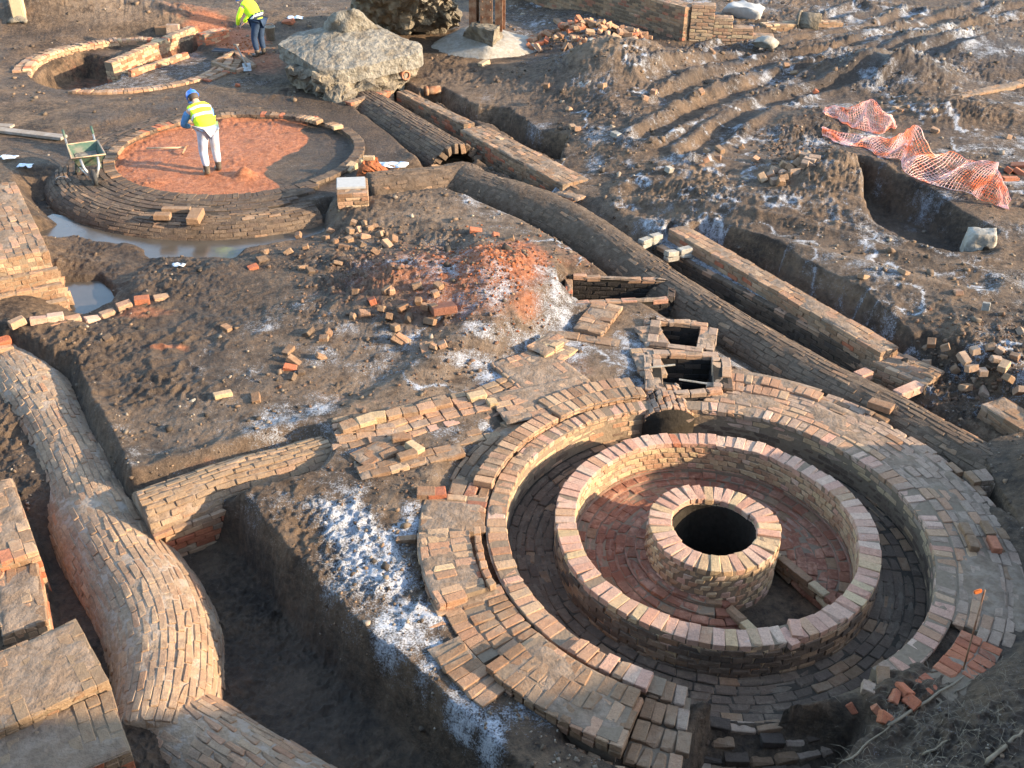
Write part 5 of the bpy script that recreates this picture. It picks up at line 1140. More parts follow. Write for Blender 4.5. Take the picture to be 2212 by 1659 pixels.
boulder(3, 530, 300, .4, .2, 'conc2', 'grey stone half sunk in mud right of the stepped wall', 18)

# concrete drum with a hole
c = W1(3, 1905, 1600, .2); zc = g1(*c); dr = thing('bored_concrete_block', 'squat pale broken concrete block with a round hole, at the trench edge far right', 'concrete', (*c, zc), R(-12))
link('block_body', hull_rock([(-.24, -.17, -.05), (.22, -.2, -.05), (.25, .16, -.05), (-.2, .2, -.05), (-.22, -.2, .2), (-.1, -.19, .36), (.2, -.18, .38), (.24, .12, .4), (-.16, .18, .34), (.26, -.1, .2)], 3, .03, .2, 51), 'conc2', dr)
o = link('dark_hole_plug', lathe('dark_hole_plug', [(.001, 0), (.05, 0), (.055, .06), (.04, .06), (.001, .06)], 14), 'shaft', dr); o.matrix_basis = Matrix.Translation((.10, -.165, .14)) @ Matrix.Rotation(R(90), 4, 'X')  # solid dark plug, its colour stands in for the shade inside a hole

# steel column on its footing
fz = .0
ft = thing('concrete_footing', 'pale sloping concrete footing under the rusty steel column', 'footing', P3(2, 940, 320, 0))
child(link('sloping_base', hull_rock([P3(2, 530, 310, -.05), P3(2, 640, 380, -.05), P3(2, 900, 410, -.05), P3(2, 1200, 385, -.05), P3(2, 1390, 345, -.05), P3(2, 790, 205, .35), P3(2, 960, 305, .32), P3(2, 1060, 250, .35), P3(2, 1040, 180, .4), P3(2, 830, 170, .4), P3(2, 1250, 250, -.05), P3(2, 650, 240, -.05)], 3, .05, .6, 21), 'conc2'), ft)
child(link('pedestal', hull_rock([P3(2, 790, 235, .3), P3(2, 980, 305, .3), P3(2, 1050, 240, .3), P3(2, 830, 170, .7), P3(2, 990, 200, .75), P3(2, 1030, 160, .75), P3(2, 850, 140, .75), P3(2, 930, 110, .7)], 3, .05, .3, 22, False), 'rubble'), ft)
cc = W1(2, 945, 165, .65); col = thing('steel_column', 'rusty riveted steel column stump rising out of the top of the picture', 'steel column', (*cc, .55), R(-12))
for x in (-.36, .0, .36):
    for y in (-.16, .16): link('flange', boxmesh('flange', (x, y, 1.5), (1, 0, 0), (.20, .025, 3.0)), 'rust', col)
    link('web', boxmesh('web', (x, 0, 1.5), (1, 0, 0), (.03, .296, 3.0)), 'rust', col)
link('cover_plate', boxmesh('cover_plate', (0.02, -.19, 1.5), (1, 0, 0), (.34, .022, 3.0)), 'rust', col)
for j in range(14):
    for x in (-.09, .13):
        bm = bmesh.new(); bmesh.ops.create_uvsphere(bm, u_segments=8, v_segments=5, radius=.022); rv = link('rivet', bm_mesh('rivet', bm, True), 'rust', col); rv.location = (x, -.203, .15 + .2 * j)

# ------------------------------------------------------------------ loose bricks
COLW = dict(buff='buff', brown='brown', red='red', vault='dark brown', yellow='yellow', grey='grey', frosty='frosted', deep='dark red', conc2='pale', mixed='mottled', rim='pink', dark='black')
def loose(k, x, y, mat, label, group, dims=None, z=0.0, rot=None, tilt=.25, dz=0.0):
    for _ in range(3): z = g1(*W1(k, x, y, z))
    c = W1(k, x, y, z); d = dims or (.225, .108, .072); d = (d[0] * (rng.uniform(.45, 1.0) if d[0] < .3 and rot is None else 1), d[1], d[2])
    d = tuple(round(q * (.86 if dims and q < .3 else 1), 2) for q in d); label = label.replace('{c}', COLW.get(mat, 'brown'))
    Rm = Matrix.Rotation(rng.uniform(0, 6.28) if rot is None else rot, 4, 'Z') @ Matrix.Rotation(rng.normal(0, tilt), 4, 'X') @ Matrix.Rotation(rng.normal(0, tilt), 4, 'Y')
    o = link('loose_brick', brick_mesh(*d, int(rng.integers(0, 4)), mat), None, None, Matrix.Translation((*c, z + d[2] * .20 + dz)) @ Rm)
    return tag(o, label, 'brick', group)
def many(k, pts, mats, label, group, **kw):
    for x, y in pts: loose(k, x, y, pick(*mats), label, group, **kw)
many(5, [(95, 240), (295, 225), (325, 235), (265, 350), (400, 345), (310, 400), (500, 300), (610, 250), (490, 200), (75, 400), (350, 470), (435, 405), (380, 130), (200, 300), (150, 380), (545, 335), (595, 340), (575, 430), (630, 200)], ('buff', 1.5, 'brown', 4, 'vault', 1.5, 'red', .4), 'loose {c} brick in the scatter on the frosted side of the red mound', 'bricks scattered beside the red mound', dims=(.23, .12, .10))
loose(5, 660, 350, 'deep', 'largest squarish chunk of reddish brickwork beside the red mound', None, dims=(.34, .31, .13), rot=.3, tilt=.15)
many(5, [(365, 550), (400, 545), (570, 590), (610, 590), (655, 580), (540, 605)], ('buff', 2, 'brown', 2), 'loose {c} brick standing in a short frosted row below the red mound', 'short row of bricks below the mound', tilt=.4)
many(2, [(100, 1540), (155, 1540), (190, 1490), (230, 1480), (300, 1590), (220, 1640), (20, 1610), (110, 1500), (60, 1500), (160, 1460), (50, 1560), (250, 1520), (130, 1590), (340, 1560), (80, 1450)], ('brown', 3, 'buff', 1, 'vault', 1), 'loose {c} brick in the rubble heap below the square pier', 'bricks in the rubble below the pier', dims=(.24, .14, .11), tilt=.5)
many(2, [(1000, 1530), (1090, 1555), (870, 1500)], ('red', 2, 'brown', 1), 'loose {c} brick on the bare slope behind the red mound', 'bricks behind the red mound')
many(1, [(1935, 1530), (2140, 1505), (1870, 1640), (1405, 1560), (1380, 1590), (2110, 1550), (1980, 1610), (1960, 1500), (2170, 1570), (1720, 1640)], ('brown', 3, 'red', 1.3), 'loose {c} brick on the muddy shore of the ring puddle', 'bricks on the puddle shore', dims=(.23, .12, .1))
many(4, [(2000, 500), (2100, 540), (1870, 620), (1910, 690), (2080, 660), (1880, 730), (1950, 760), (1890, 790), (1470, 475), (1640, 80), (2010, 100), (2190, 50), (1700, 30), (1960, 80), (2130, 500), (1660, 930), (700, 540)], ('brown', 3, 'vault', 3, 'red', .4), 'loose {c} brick half sunk in the black mud left of the red mound', 'bricks in the mud', tilt=.4)
many(4, [(80, 600)], ('red', 1), 'single orange-red brick on the bank at the left edge above the winding flue', None, dims=(.26, .14, .1), rot=-.3)
loose(4, 1445, 905, 'yellow', 'pale yellow brick lying alone on the smooth mud, middle left', None, rot=.5)
loose(4, 1245, 940, 'conc2', 'white flake of stone lying alone on the smooth mud, middle left', None, dims=(.14, .08, .03))
many(3, [(515, 1170), (570, 1150), (600, 1190), (640, 1140), (690, 1105), (650, 1170), (720, 1130), (735, 1075), (750, 1025), (790, 1030), (820, 1060), (830, 1085), (790, 1080), (700, 1040), (660, 1090), (600, 1120), (690, 1150), (765, 1110), (850, 1045), (630, 1200)], ('grey', 2, 'brown', 2, 'frosty', 1), '{c} brick in the small heap left of the long orange net', 'bricks heaped near the orange net', dims=(.26, .15, .13), tilt=.5, dz=.03)
many(3, [(670, 430), (640, 445), (100, 590), (120, 600), (160, 990), (240, 975), (380, 960), (150, 1040), (230, 1030), (75, 1025), (470, 1040), (120, 1080), (1630, 720), (2110, 895), (1635, 850), (190, 340), (370, 320), (400, 320), (60, 370), (720, 480), (860, 600)], ('brown', 2, 'buff', 2, 'red', .6), 'loose {c} brick dropped on the rutted ground, upper right', 'bricks on the rutted ground', dims=(.25, .13, .12), tilt=.4)
many(3, [(2180, 1080), (2110, 1110), (2120, 1170), (2190, 1130)], ('red', 2, 'brown', 1), '{c} brick at the right edge beside the end of the orange net', 'bricks at the right edge', dims=(.3, .16, .12))
many(6, [(1570, 600), (1610, 660), (1690, 665), (1610, 570), (1890, 620), (1820, 670), (2030, 680), (1870, 735), (2110, 800), (1890, 780), (1950, 890), (1880, 810), (1990, 600), (2080, 720), (1760, 740), (2150, 660), (1940, 760), (2180, 880), (1830, 860), (1700, 600), (2050, 620), (2000, 840), (1580, 700), (2190, 500)], ('brown', 3, 'grey', 3, 'frosty', 1), '{c} brick in the rubble spread beyond the long trench wall, right', 'bricks in the right-hand rubble', dims=(.23, .13, .1), tilt=.4)
loose(6, 1960, 350, 'conc2', 'small pale block standing on the bare slope at the right', None, dims=(.16, .12, .2), tilt=.1)
many(6, [(1170, 140), (1780, 240), (1430, 110)], ('buff', 1, 'brown', 1), 'lone {c} brick on the smooth track right of the trench wall', 'bricks on the smooth track')
many(2, [(1410, 150), (1470, 172)], ('deep', 1, 'brown', 1), '{c} brick lying on the frosted floor before the far wall', 'bricks before the far wall', dims=(.5, .22, .1), tilt=.05)
many(2, [(1965, 640), (1530, 840), (2125, 1105), (1475, 715), (2025, 600), (1690, 560), (1330, 560), (1500, 830), (1780, 880), (2140, 690)], ('buff', 2, 'conc2', 1, 'brown', 1), 'loose {c} brick on the mud between the trench and the ruts', 'bricks between trench and ruts', dims=(.28, .15, .12))
many(9, [(550, 1230), (1100, 1260), (1270, 1300), (1320, 1350), (1430, 1160), (1360, 1210), (1480, 1240)], ('red', 4, 'deep', 1), '{c} brick lump in the collapsed front of the near kiln', 'red bricks in the collapsed kiln front', tilt=.5)
many(9, [(670, 1160), (800, 1210), (1200, 1150), (1300, 1090), (560, 1150), (770, 1100), (1080, 1340), (330, 1190), (440, 1180), (900, 1180), (620, 1240), (980, 1250), (860, 1120)], ('brown', 2, 'grey', 2, 'yellow', 1), 'dislodged {c} brick along the broken front kerb of the near kiln', 'dislodged front kerb bricks', tilt=.25)
loose(8, 420, 190, 'brown', 'single brick on the frost left of the thick stepped block', None, rot=.05, tilt=.05, dims=(.24, .1, .09))
many(1, [(1055, 225), (1125, 215)], ('brown', 1, 'grey', 1), 'squarish brown stone block standing on the far rim of the ruined ring', 'stone blocks on the ruined ring', dims=(.34, .26, .34), tilt=.06, rot=.1)
loose(1, 1870, 150, 'red', 'bright red brick lying behind the stooping man', None, dims=(.4, .2, .16)); loose(1, 1540, 560, 'red', 'red brick fragment on the frosty slope between the two rings', None)
many(2, [(925, 420), (60, 1100), (345, 1100)], ('yellow', 1, 'buff', 1), '{c} block fragment at the foot of a broken brick stump', 'pale fragments by the stumps', dims=(.3, .2, .15))
cen = W1(2, 1560, 285, .15); hb = '{c} brick in the frosted heap between the footing and the far wall'
for j in range(110):
    a = rng.uniform(0, 6.28); q = rng.uniform(0, 1) ** .6; x = cen[0] + math.cos(a) * 1.9 * q; y = cen[1] + math.sin(a) * 1.0 * q; h = .55 * max(0, 1 - q) ** .8
    Rm = Matrix.Rotation(rng.uniform(0, 6.28), 4, 'Z') @ Matrix.Rotation(rng.normal(0, .4), 4, 'X') @ Matrix.Rotation(rng.normal(0, .4), 4, 'Y')
    mt = pick('mixed', 2, 'frosty', 3, 'brown', 2, 'red', .7)
    o = link('loose_brick', brick_mesh(.25, .13, .1, int(rng.integers(0, 4)), mt), None, None, Matrix.Translation((x, y, g1(x, y) + .04 + h * rng.uniform(.75, 1))) @ Rm); tag(o, hb.replace('{c}', COLW[mt]), 'brick', 'bricks in the frosted heap')
# brick stump with clay
st = thing('brick_stump', 'broken stump of red and yellow brickwork beside the far kiln ring', 'brick stump', (*W1(2, 200, 1110, 0), g1(*W1(2, 200, 1110, 0))))
link('clay_core', hull_rock([(-.3, -.2, -.05), (.35, -.2, -.05), (.35, .2, -.05), (-.3, .25, -.05), (-.2, -.1, .3), (.1, .1, .34), (.2, -.1, .2)], 3, .08, .2, 31, False), 'clay', st)
for j, (x, y, z) in enumerate(((-.05, 0, .36), (-.12, .02, .3), (.2, -.12, .1), (.3, -.1, .05))): o = link('brick', brick_mesh(.22, .11, .08, j % 4, 'yellow' if j < 2 else 'red'), None, st); o.matrix_basis = Matrix.Translation((x, y, z)) @ Matrix.Rotation(.4 * j, 4, 'Z')

# ------------------------------------------------------------------ small things
def tube(name, pts, r, seg=8, r2=None):
    pts = [Vector(p) for p in pts]; v = []; f = []; n = len(pts)
    for i, p in enumerate(pts):
        t = (pts[min(i + 1, n - 1)] - pts[max(i - 1, 0)]).normalized(); a = t.orthogonal().normalized(); b = t.cross(a); rr = r if r2 is None else r + (r2 - r) * i / (n - 1)
        for j in range(seg): v.append(p + (a * math.cos(6.2832 * j / seg) + b * math.sin(6.2832 * j / seg)) * rr)
    for i in range(n - 1):
        for j in range(seg): f.append([i * seg + j, i * seg + (j + 1) % seg, (i + 1) * seg + (j + 1) % seg, (i + 1) * seg + j])
    f += [list(range(seg))[::-1], list(range((n - 1) * seg, n * seg))]; return mesh(name, v, f, True)
def bucket(label, loc, mat, h=.30):
    t = thing('bucket', label, 'bucket', loc)
    link('pail', lathe('pail', [(.11, 0), (.15, h), (.158, h), (.158, h - .02), (.145, h - .02), (.105, .02)]), mat, t)
    link('bail', tube('bail', [(.15 * math.cos(a), .03, h - .02 + .10 * math.sin(a)) for a in np.linspace(0, math.pi, 9)], .006, 6), 'tube', t)
    return t
c = W1(1, 1755, 265, 0); bucket('pale grey bucket standing behind the stooping man in the dark-hemmed jacket', (*c, g1(*c)), 'conc2', .36)
c = W1(1, 400, 1150, 0); bucket('black bucket standing beside the green wheelbarrow', (*c, g1(*c) - .02), 'rubber', .34)

wb = W1(1, 620, 1190, -.02); hb_ = W1(1, 520, 1010, -.02); fd = wb - hb_; fd /= np.linalg.norm(fd); fd = np.array([.48, -.877])
ori = wb - fd * .62; bar = thing('wheelbarrow', 'green wheelbarrow with clay-smeared rim parked at the edge of the far kiln', 'wheelbarrow', (*ori, g1(*ori) + .0), math.atan2(fd[1], fd[0]) - math.pi / 2); bar.scale = (.9, .9, .86)
rim = [(-.31, -.36, .66), (.31, -.36, .66), (.33, .42, .60), (-.33, .42, .60)]; bot = [(-.21, -.16, .34), (.21, -.16, .34), (.21, .20, .32), (-.21, .20, .32)]
rin = [(x * .94, y * .94, z) for x, y, z in rim]; bin_ = [(x * .92, y * .92, z + .02) for x, y, z in bot]
tv = rim + bot + rin + bin_; tf = [[0, 1, 5, 4], [1, 2, 6, 5], [2, 3, 7, 6], [3, 0, 4, 7], [4, 5, 6, 7], [8, 12, 13, 9], [9, 13, 14, 10], [10, 14, 15, 11], [11, 15, 12, 8], [12, 15, 14, 13], [0, 8, 9, 1], [1, 9, 10, 2], [2, 10, 11, 3], [3, 11, 8, 0]]
tr = link('tray', mesh('tray', tv, tf), 'green', bar); link('lip', tube('lip', rim + [rim[0]], .02, 8), 'lip', tr)
link('load', mesh('load', [(-.22, -.2, .5), (.22, -.2, .5), (.22, .25, .46), (-.22, .25, .46), (0, 0, .5)], [[0, 1, 4], [1, 2, 4], [2, 3, 4], [3, 0, 4]]), 'concrete', tr)
for s in (-1, 1):
    link('frame_tube', tube('frame_tube', [(s * .05, .62, .19), (s * .16, .35, .28), (s * .22, -.1, .32), (s * .28, -.5, .5), (s * .29, -.85, .78)], .019), 'tube', bar)
    link('handle_grip', tube('handle_grip', [(s * .288, -.74, .69), (s * .29, -.9, .82)], .026), 'green', bar)
    link('leg', tube('leg', [(s * .23, -.12, .34), (s * .27, -.28, .0), (s * .20, -.30, .0), (s * .2, -.05, .33)], .016), 'green', bar)
    link('front_brace', tube('front_brace', [(s * .17, .44, .57), (s * .15, .56, .42), (s * .05, .64, .20)], .028), 'tube', bar)
wl = link('wheel', mesh('wheel', *(lambda n, m: ([(((.135 + .055 * math.cos(6.2832 * b / m)) * math.cos(6.2832 * a / n)), (.135 + .055 * math.cos(6.2832 * b / m)) * math.sin(6.2832 * a / n), .05 * math.sin(6.2832 * b / m)) for a in range(n) for b in range(m)], [[a * m + b, ((a + 1) % n) * m + b, ((a + 1) % n) * m + (b + 1) % m, a * m + (b + 1) % m] for a in range(n) for b in range(m)]))(24, 8), True), 'rubber', bar); wl.matrix_basis = Matrix.Translation((0, .62, .19)) @ Matrix.Rotation(R(90), 4, 'Y')
link('rim', lathe('rim', [(.1, -.03), (.12, -.03), (.12, .03), (.1, .03), (.02, .04)]), 'tube', wl)

p = W(1, [(945, 945), (1200, 945)], .0); zc = g1(*p.mean(0)) + .07; d = p[1] - p[0]; ln_ = np.linalg.norm(d)
pk = thing('pickaxe', 'pickaxe lying on the red clay floor, head towards the digging man', 'pickaxe', (*p[0], zc), math.atan2(d[1], d[0]))
link('shaft', tube('shaft', [(0, 0, 0), (ln_ * .5, .0, .01), (ln_, 0, .02)], .019), 'handle', pk)
link('head', tube('head', [(ln_ - .02, -.24, -.03), (ln_ + .01, -.1, .03), (ln_ + .01, 0, .04), (ln_ + .01, .1, .03), (ln_ - .02, .24, -.03)], .024, 6), 'rust', pk)
p0 = P3(1, 1600, 430, .08); p1 = P3(1, 1530, 290, .5); sp = thing('spade', 'long-handled spade leaning across the small brick box', 'spade', p0)
dvv = Vector(p1) - Vector(p0); link('shaft', tube('shaft', [(0, 0, 0), dvv * .5, dvv], .022), 'wood', sp)
link('blade', boxmesh('blade', (.0, -.0, -.02), (1, .3, 0), (.2, .28, .015), (0, -.5, .85)), 'tube', sp)
link('grip', tube('grip', [dvv + Vector((-.07, 0, 0)), dvv + Vector((.07, 0, 0))], .02), 'wood', sp)
c = W1(1, 1445, 312, .1); tag(link('slate', boxmesh('slate', (*c, g1(*c) + .10), (1, -.1, 0), (.55, .3, .03)), 'navy'), 'dark flat slate lying on the ring beside the small brick box', 'slate')
for (a, b, wd, th, lab) in (((-120, 825), (415, 888), .22, .06, 'long grey plank lying on the mud at the left edge'), ((-60, 808), (80, 815), .2, .05, 'short pale board behind the long plank at the left edge')):
    p = W(1, [a, b], .05); d = p[1] - p[0]; zc = float(max(g1(*p[0]), g1(*p[1]), g1(*p.mean(0)))); tag(link('plank', boxmesh('plank', (*p.mean(0), zc + .05), (*d, 0), (np.linalg.norm(d), wd, th), bev=.006), 'wood'), lab, 'plank')
c = W1(1, 138, 150, .2); zc = g1(*c); po = thing('timber_post', 'weathered timber post standing near the top left corner', 'post', (*c, zc))
link('post_shaft', boxmesh('post_shaft', (0, 0, .65), (1, .2, 0), (.34, .3, 1.4), bev=.03), 'handle', po); link('foot_packing', hull_rock([(-.3, -.3, -.1), (.3, -.3, -.1), (.3, .3, -.1), (-.3, .3, -.1), (0, 0, .2)], 2, .06, .2, 41), 'rubble', po)
for (k, a, b, r_, m, lab, zz, nm) in ((2, (360, 455), (420, 490), .11, 'terra', 'short terracotta pipe sticking out below the concrete block', .25, 'clay_pipe'), (3, (745, 135), (890, 150), .26, 'rubble', 'thick dark pipe lying half buried beyond the stepped wall', .45, 'old_pipe'), (2, (540, 590), (640, 582), .10, 'rust', 'rusty pipe end showing at the head of the dark trench', -.05, 'rusty_pipe'), (2, (425, 420), (500, 395), .07, 'terra', 'thin terracotta pipe lying under the concrete block edge', .3, 'thin_pipe')):
    p = W(k, [a, b], zz); d = p[1] - p[0]; L_ = np.linalg.norm(d); t = thing(nm, lab, 'pipe', (*p[0], zz), math.atan2(d[1], d[0]))
    o = link('barrel', lathe('barrel', [(r_, 0), (r_, L_), (r_ * .8, L_), (r_ * .8, .05)]), m, t); o.matrix_basis = Matrix.Rotation(R(90), 4, 'Y')
    o = link('collar', lathe('collar', [(r_ * 1.02, 0), (r_ * 1.15, 0), (r_ * 1.15, .08), (r_ * 1.02, .08)]), m, t); o.matrix_basis = Matrix.Rotation(R(90), 4, 'Y')
def scrap(k, x, y, s, lab, mat='plastic'):
    c = W1(k, x, y, 0); bm = bmesh.new(); bmesh.ops.create_grid(bm, x_segments=8, y_segments=6, size=s)
    from mathutils import noise as mn
    for v in bm.verts: v.co.y *= .55; q = v.co / s; v.co.z = .25 * s * mn.noise(q * 1.7 + Vector((x, y, 0))); v.co.xy += Vector((mn.noise(q * 2 + Vector((x, 3, 1))), mn.noise(q * 2 + Vector((y, 1, 5))))) * s * .4
    bmesh.ops.solidify(bm, geom=list(bm.faces), thickness=.006)
    o = link('plastic_scrap', bm_mesh('plastic_scrap', bm, True), mat); o.location = (*c, g1(*c) + .06); tag(o, lab, 'scrap')
scrap(1, 60, 1030, .16, 'crumpled white plastic scrap in the mud at the left edge'); scrap(1, 165, 1085, .14, 'small white plastic scrap left of the black bucket'); scrap(2, 320, 1060, .3, 'pale blue-white plastic sheet scrap behind the brick stump'); scrap(4, 1150, 15, .1, 'white fragment on the mud below the ring puddle'); scrap(1, 1920, 158, .22, 'pale sheet scrap behind the bucket')

pin0 = P3(9, 1810, 1060, .12); pin0 = (pin0[0], pin0[1], g1(pin0[0], pin0[1])); pin0 = (*W1(9, 1810, 1060, pin0[2]), pin0[2])
pt = np.array(W1(9, 1958, 505, pin0[2] + .82)); pin = thing('iron_pin', 'thin rusty iron pin with an orange tag, stuck in the lower right bank', 'iron pin', (pin0[0], pin0[1], pin0[2] - .05))
tp_ = Vector((pt[0] - pin0[0], pt[1] - pin0[1], .87)); link('rod', tube('rod', [(0, 0, 0), tp_ * .5, tp_], .008, 8), 'rust', pin)
link('tape_tag', boxmesh('tape_tag', tuple(tp_ + Vector((-.055, 0, -.02))), (1, 0, .5), (.07, .02, .05), bev=.008), 'orange', pin)
for a, b, r_, lab in (((1330, 1390), (2010, 955), .016, 'long dry stick lying along the edge of the lower right bank'), ((1560, 1570), (1735, 1480), .013, 'short dry stick on the lower right bank'), ((1760, 1180), (1905, 1070), .008, 'thin pale twig by the iron pin'), ((1950, 1640), (2212, 1420), .022, 'thick dark branch in the lower right corner'), ((1000, 1659), (1340, 1390), .012, 'thin root along the bank edge near the bottom')):
    p = [];
    for s in np.linspace(0, 1, 9):
        x = a[0] + (b[0] - a[0]) * s; y = a[1] + (b[1] - a[1]) * s; z = 0.0
        for _ in range(5): z = g1(*W1(9, x, y, z))
        q = W1(9, x, y, z + .02); p.append((q[0] + rng.normal(0, .008), q[1] + rng.normal(0, .008), z + .025))
    tag(link('stick', tube('stick', p, r_, 6, r_ * .5), 'twig'), lab, 'stick')

# ------------------------------------------------------------------ orange nets
def net(label, top, bot, nu, nv, seed):
    from mathutils import noise as mn
    T = np.array([P3(3, *q) for q in top]); B = np.array([P3(3, *q) for q in bot]); v = []; f = []
    T, _ = resample(T, .02); B, _ = resample(B, .02)
    for i in range(nu + 1):
        for j in range(nv + 1):
            a = T[int(i / nu * (len(T) - 1))]; b = B[int(i / nu * (len(B) - 1))]; s = j / nv; p = a * (1 - s) + b * s
            q = Vector((i * .13 + seed, j * .16, seed)); w_ = mn.noise_vector(q) * .09 + mn.noise_vector(q * 2.7) * .035
            z = p[2] + w_.z * .8 + .10 * math.sin(3.14 * s) * math.sin(i * .35 + seed); x, y = p[0] + w_.x * .6, p[1] + w_.y * .8 + .16 * math.sin(3.14 * s) * math.cos(i * .23 + seed)
            v.append((x, y, max(z, g1(x, y) + .025)))
    for i in range(nu):
        for j in range(nv): o = i * (nv + 1) + j; f.append([o, o + 1, o + nv + 2, o + nv + 1])
    c = np.mean(v, 0); c[2] = g1(c[0], c[1]); me = mesh('safety_net', np.array(v) - c, f); o = link('safety_net', me, 'net'); o.location = c
    m_ = o.modifiers.new('strands', 'WIREFRAME'); m_.thickness = .014; m_.use_even_offset = False; m_.use_boundary = True
    bpy.context.view_layer.update(); dg = bpy.context.evaluated_depsgraph_get(); nm = bpy.data.meshes.new_from_object(o.evaluated_get(dg)); o.modifiers.clear(); o.data = nm
    return tag(o, label, 'safety net', 'orange safety nets')
net('long crumpled orange safety net trailing down to the right edge', [(905, 858, .36), (1000, 850, .42), (1100, 862, .45), (1250, 908, .42), (1380, 880, .5), (1520, 826, .95), (1575, 900, .8), (1620, 985, .55), (1750, 985, .5), (1880, 1050, .5), (2035, 1048, .75), (2060, 1150, .7), (2135, 1300, .4)],
    [(900, 892, .34), (1050, 945, .34), (1180, 962, .34), (1300, 1025, .34), (1410, 1030, .34), (1430, 1110, .34), (1550, 1185, .34), (1700, 1215, .34), (1800, 1230, .34), (1870, 1245, .36), (1930, 1290, .34), (2010, 1310, .34), (2115, 1345, .34)], 100, 14, 1.3)
net('shorter heaped orange safety net behind the long one', [(920, 684, .5), (1000, 700, .55), (1080, 690, .62), (1160, 670, .72), (1235, 645, .9), (1290, 710, .75), (1340, 750, .6), (1385, 798, .4)],
    [(905, 800, .36), (985, 795, .36), (1030, 830, .34), (1100, 845, .34), (1200, 860, .34), (1290, 868, .36), (1330, 840, .36), (1372, 815, .36)], 52, 15, 5.1)

# ------------------------------------------------------------------ people
def skin_mesh(name, verts, edges, radii, root=0, sub=2):
    me = bpy.data.meshes.new(name); me.from_pydata([tuple(v) for v in verts], edges, []); o = bpy.data.objects.new(name, me); COL.objects.link(o)
    m1 = o.modifiers.new('skin', 'SKIN'); m1.use_smooth_shade = True
    for i, r_ in enumerate(radii): me.skin_vertices[0].data[i].radius = (r_, r_) if not isinstance(r_, tuple) else r_
    for i in range(len(radii)): me.skin_vertices[0].data[i].use_root = (i == root)
    m2 = o.modifiers.new('sub', 'SUBSURF'); m2.levels = sub; m2.render_levels = sub
    bpy.context.view_layer.update(); dg = bpy.context.evaluated_depsgraph_get(); nm = bpy.data.meshes.new_from_object(o.evaluated_get(dg)); bpy.data.objects.remove(o); nm.name = name
    nm.polygons.foreach_set('use_smooth', np.ones(len(nm.polygons), bool)); return nm
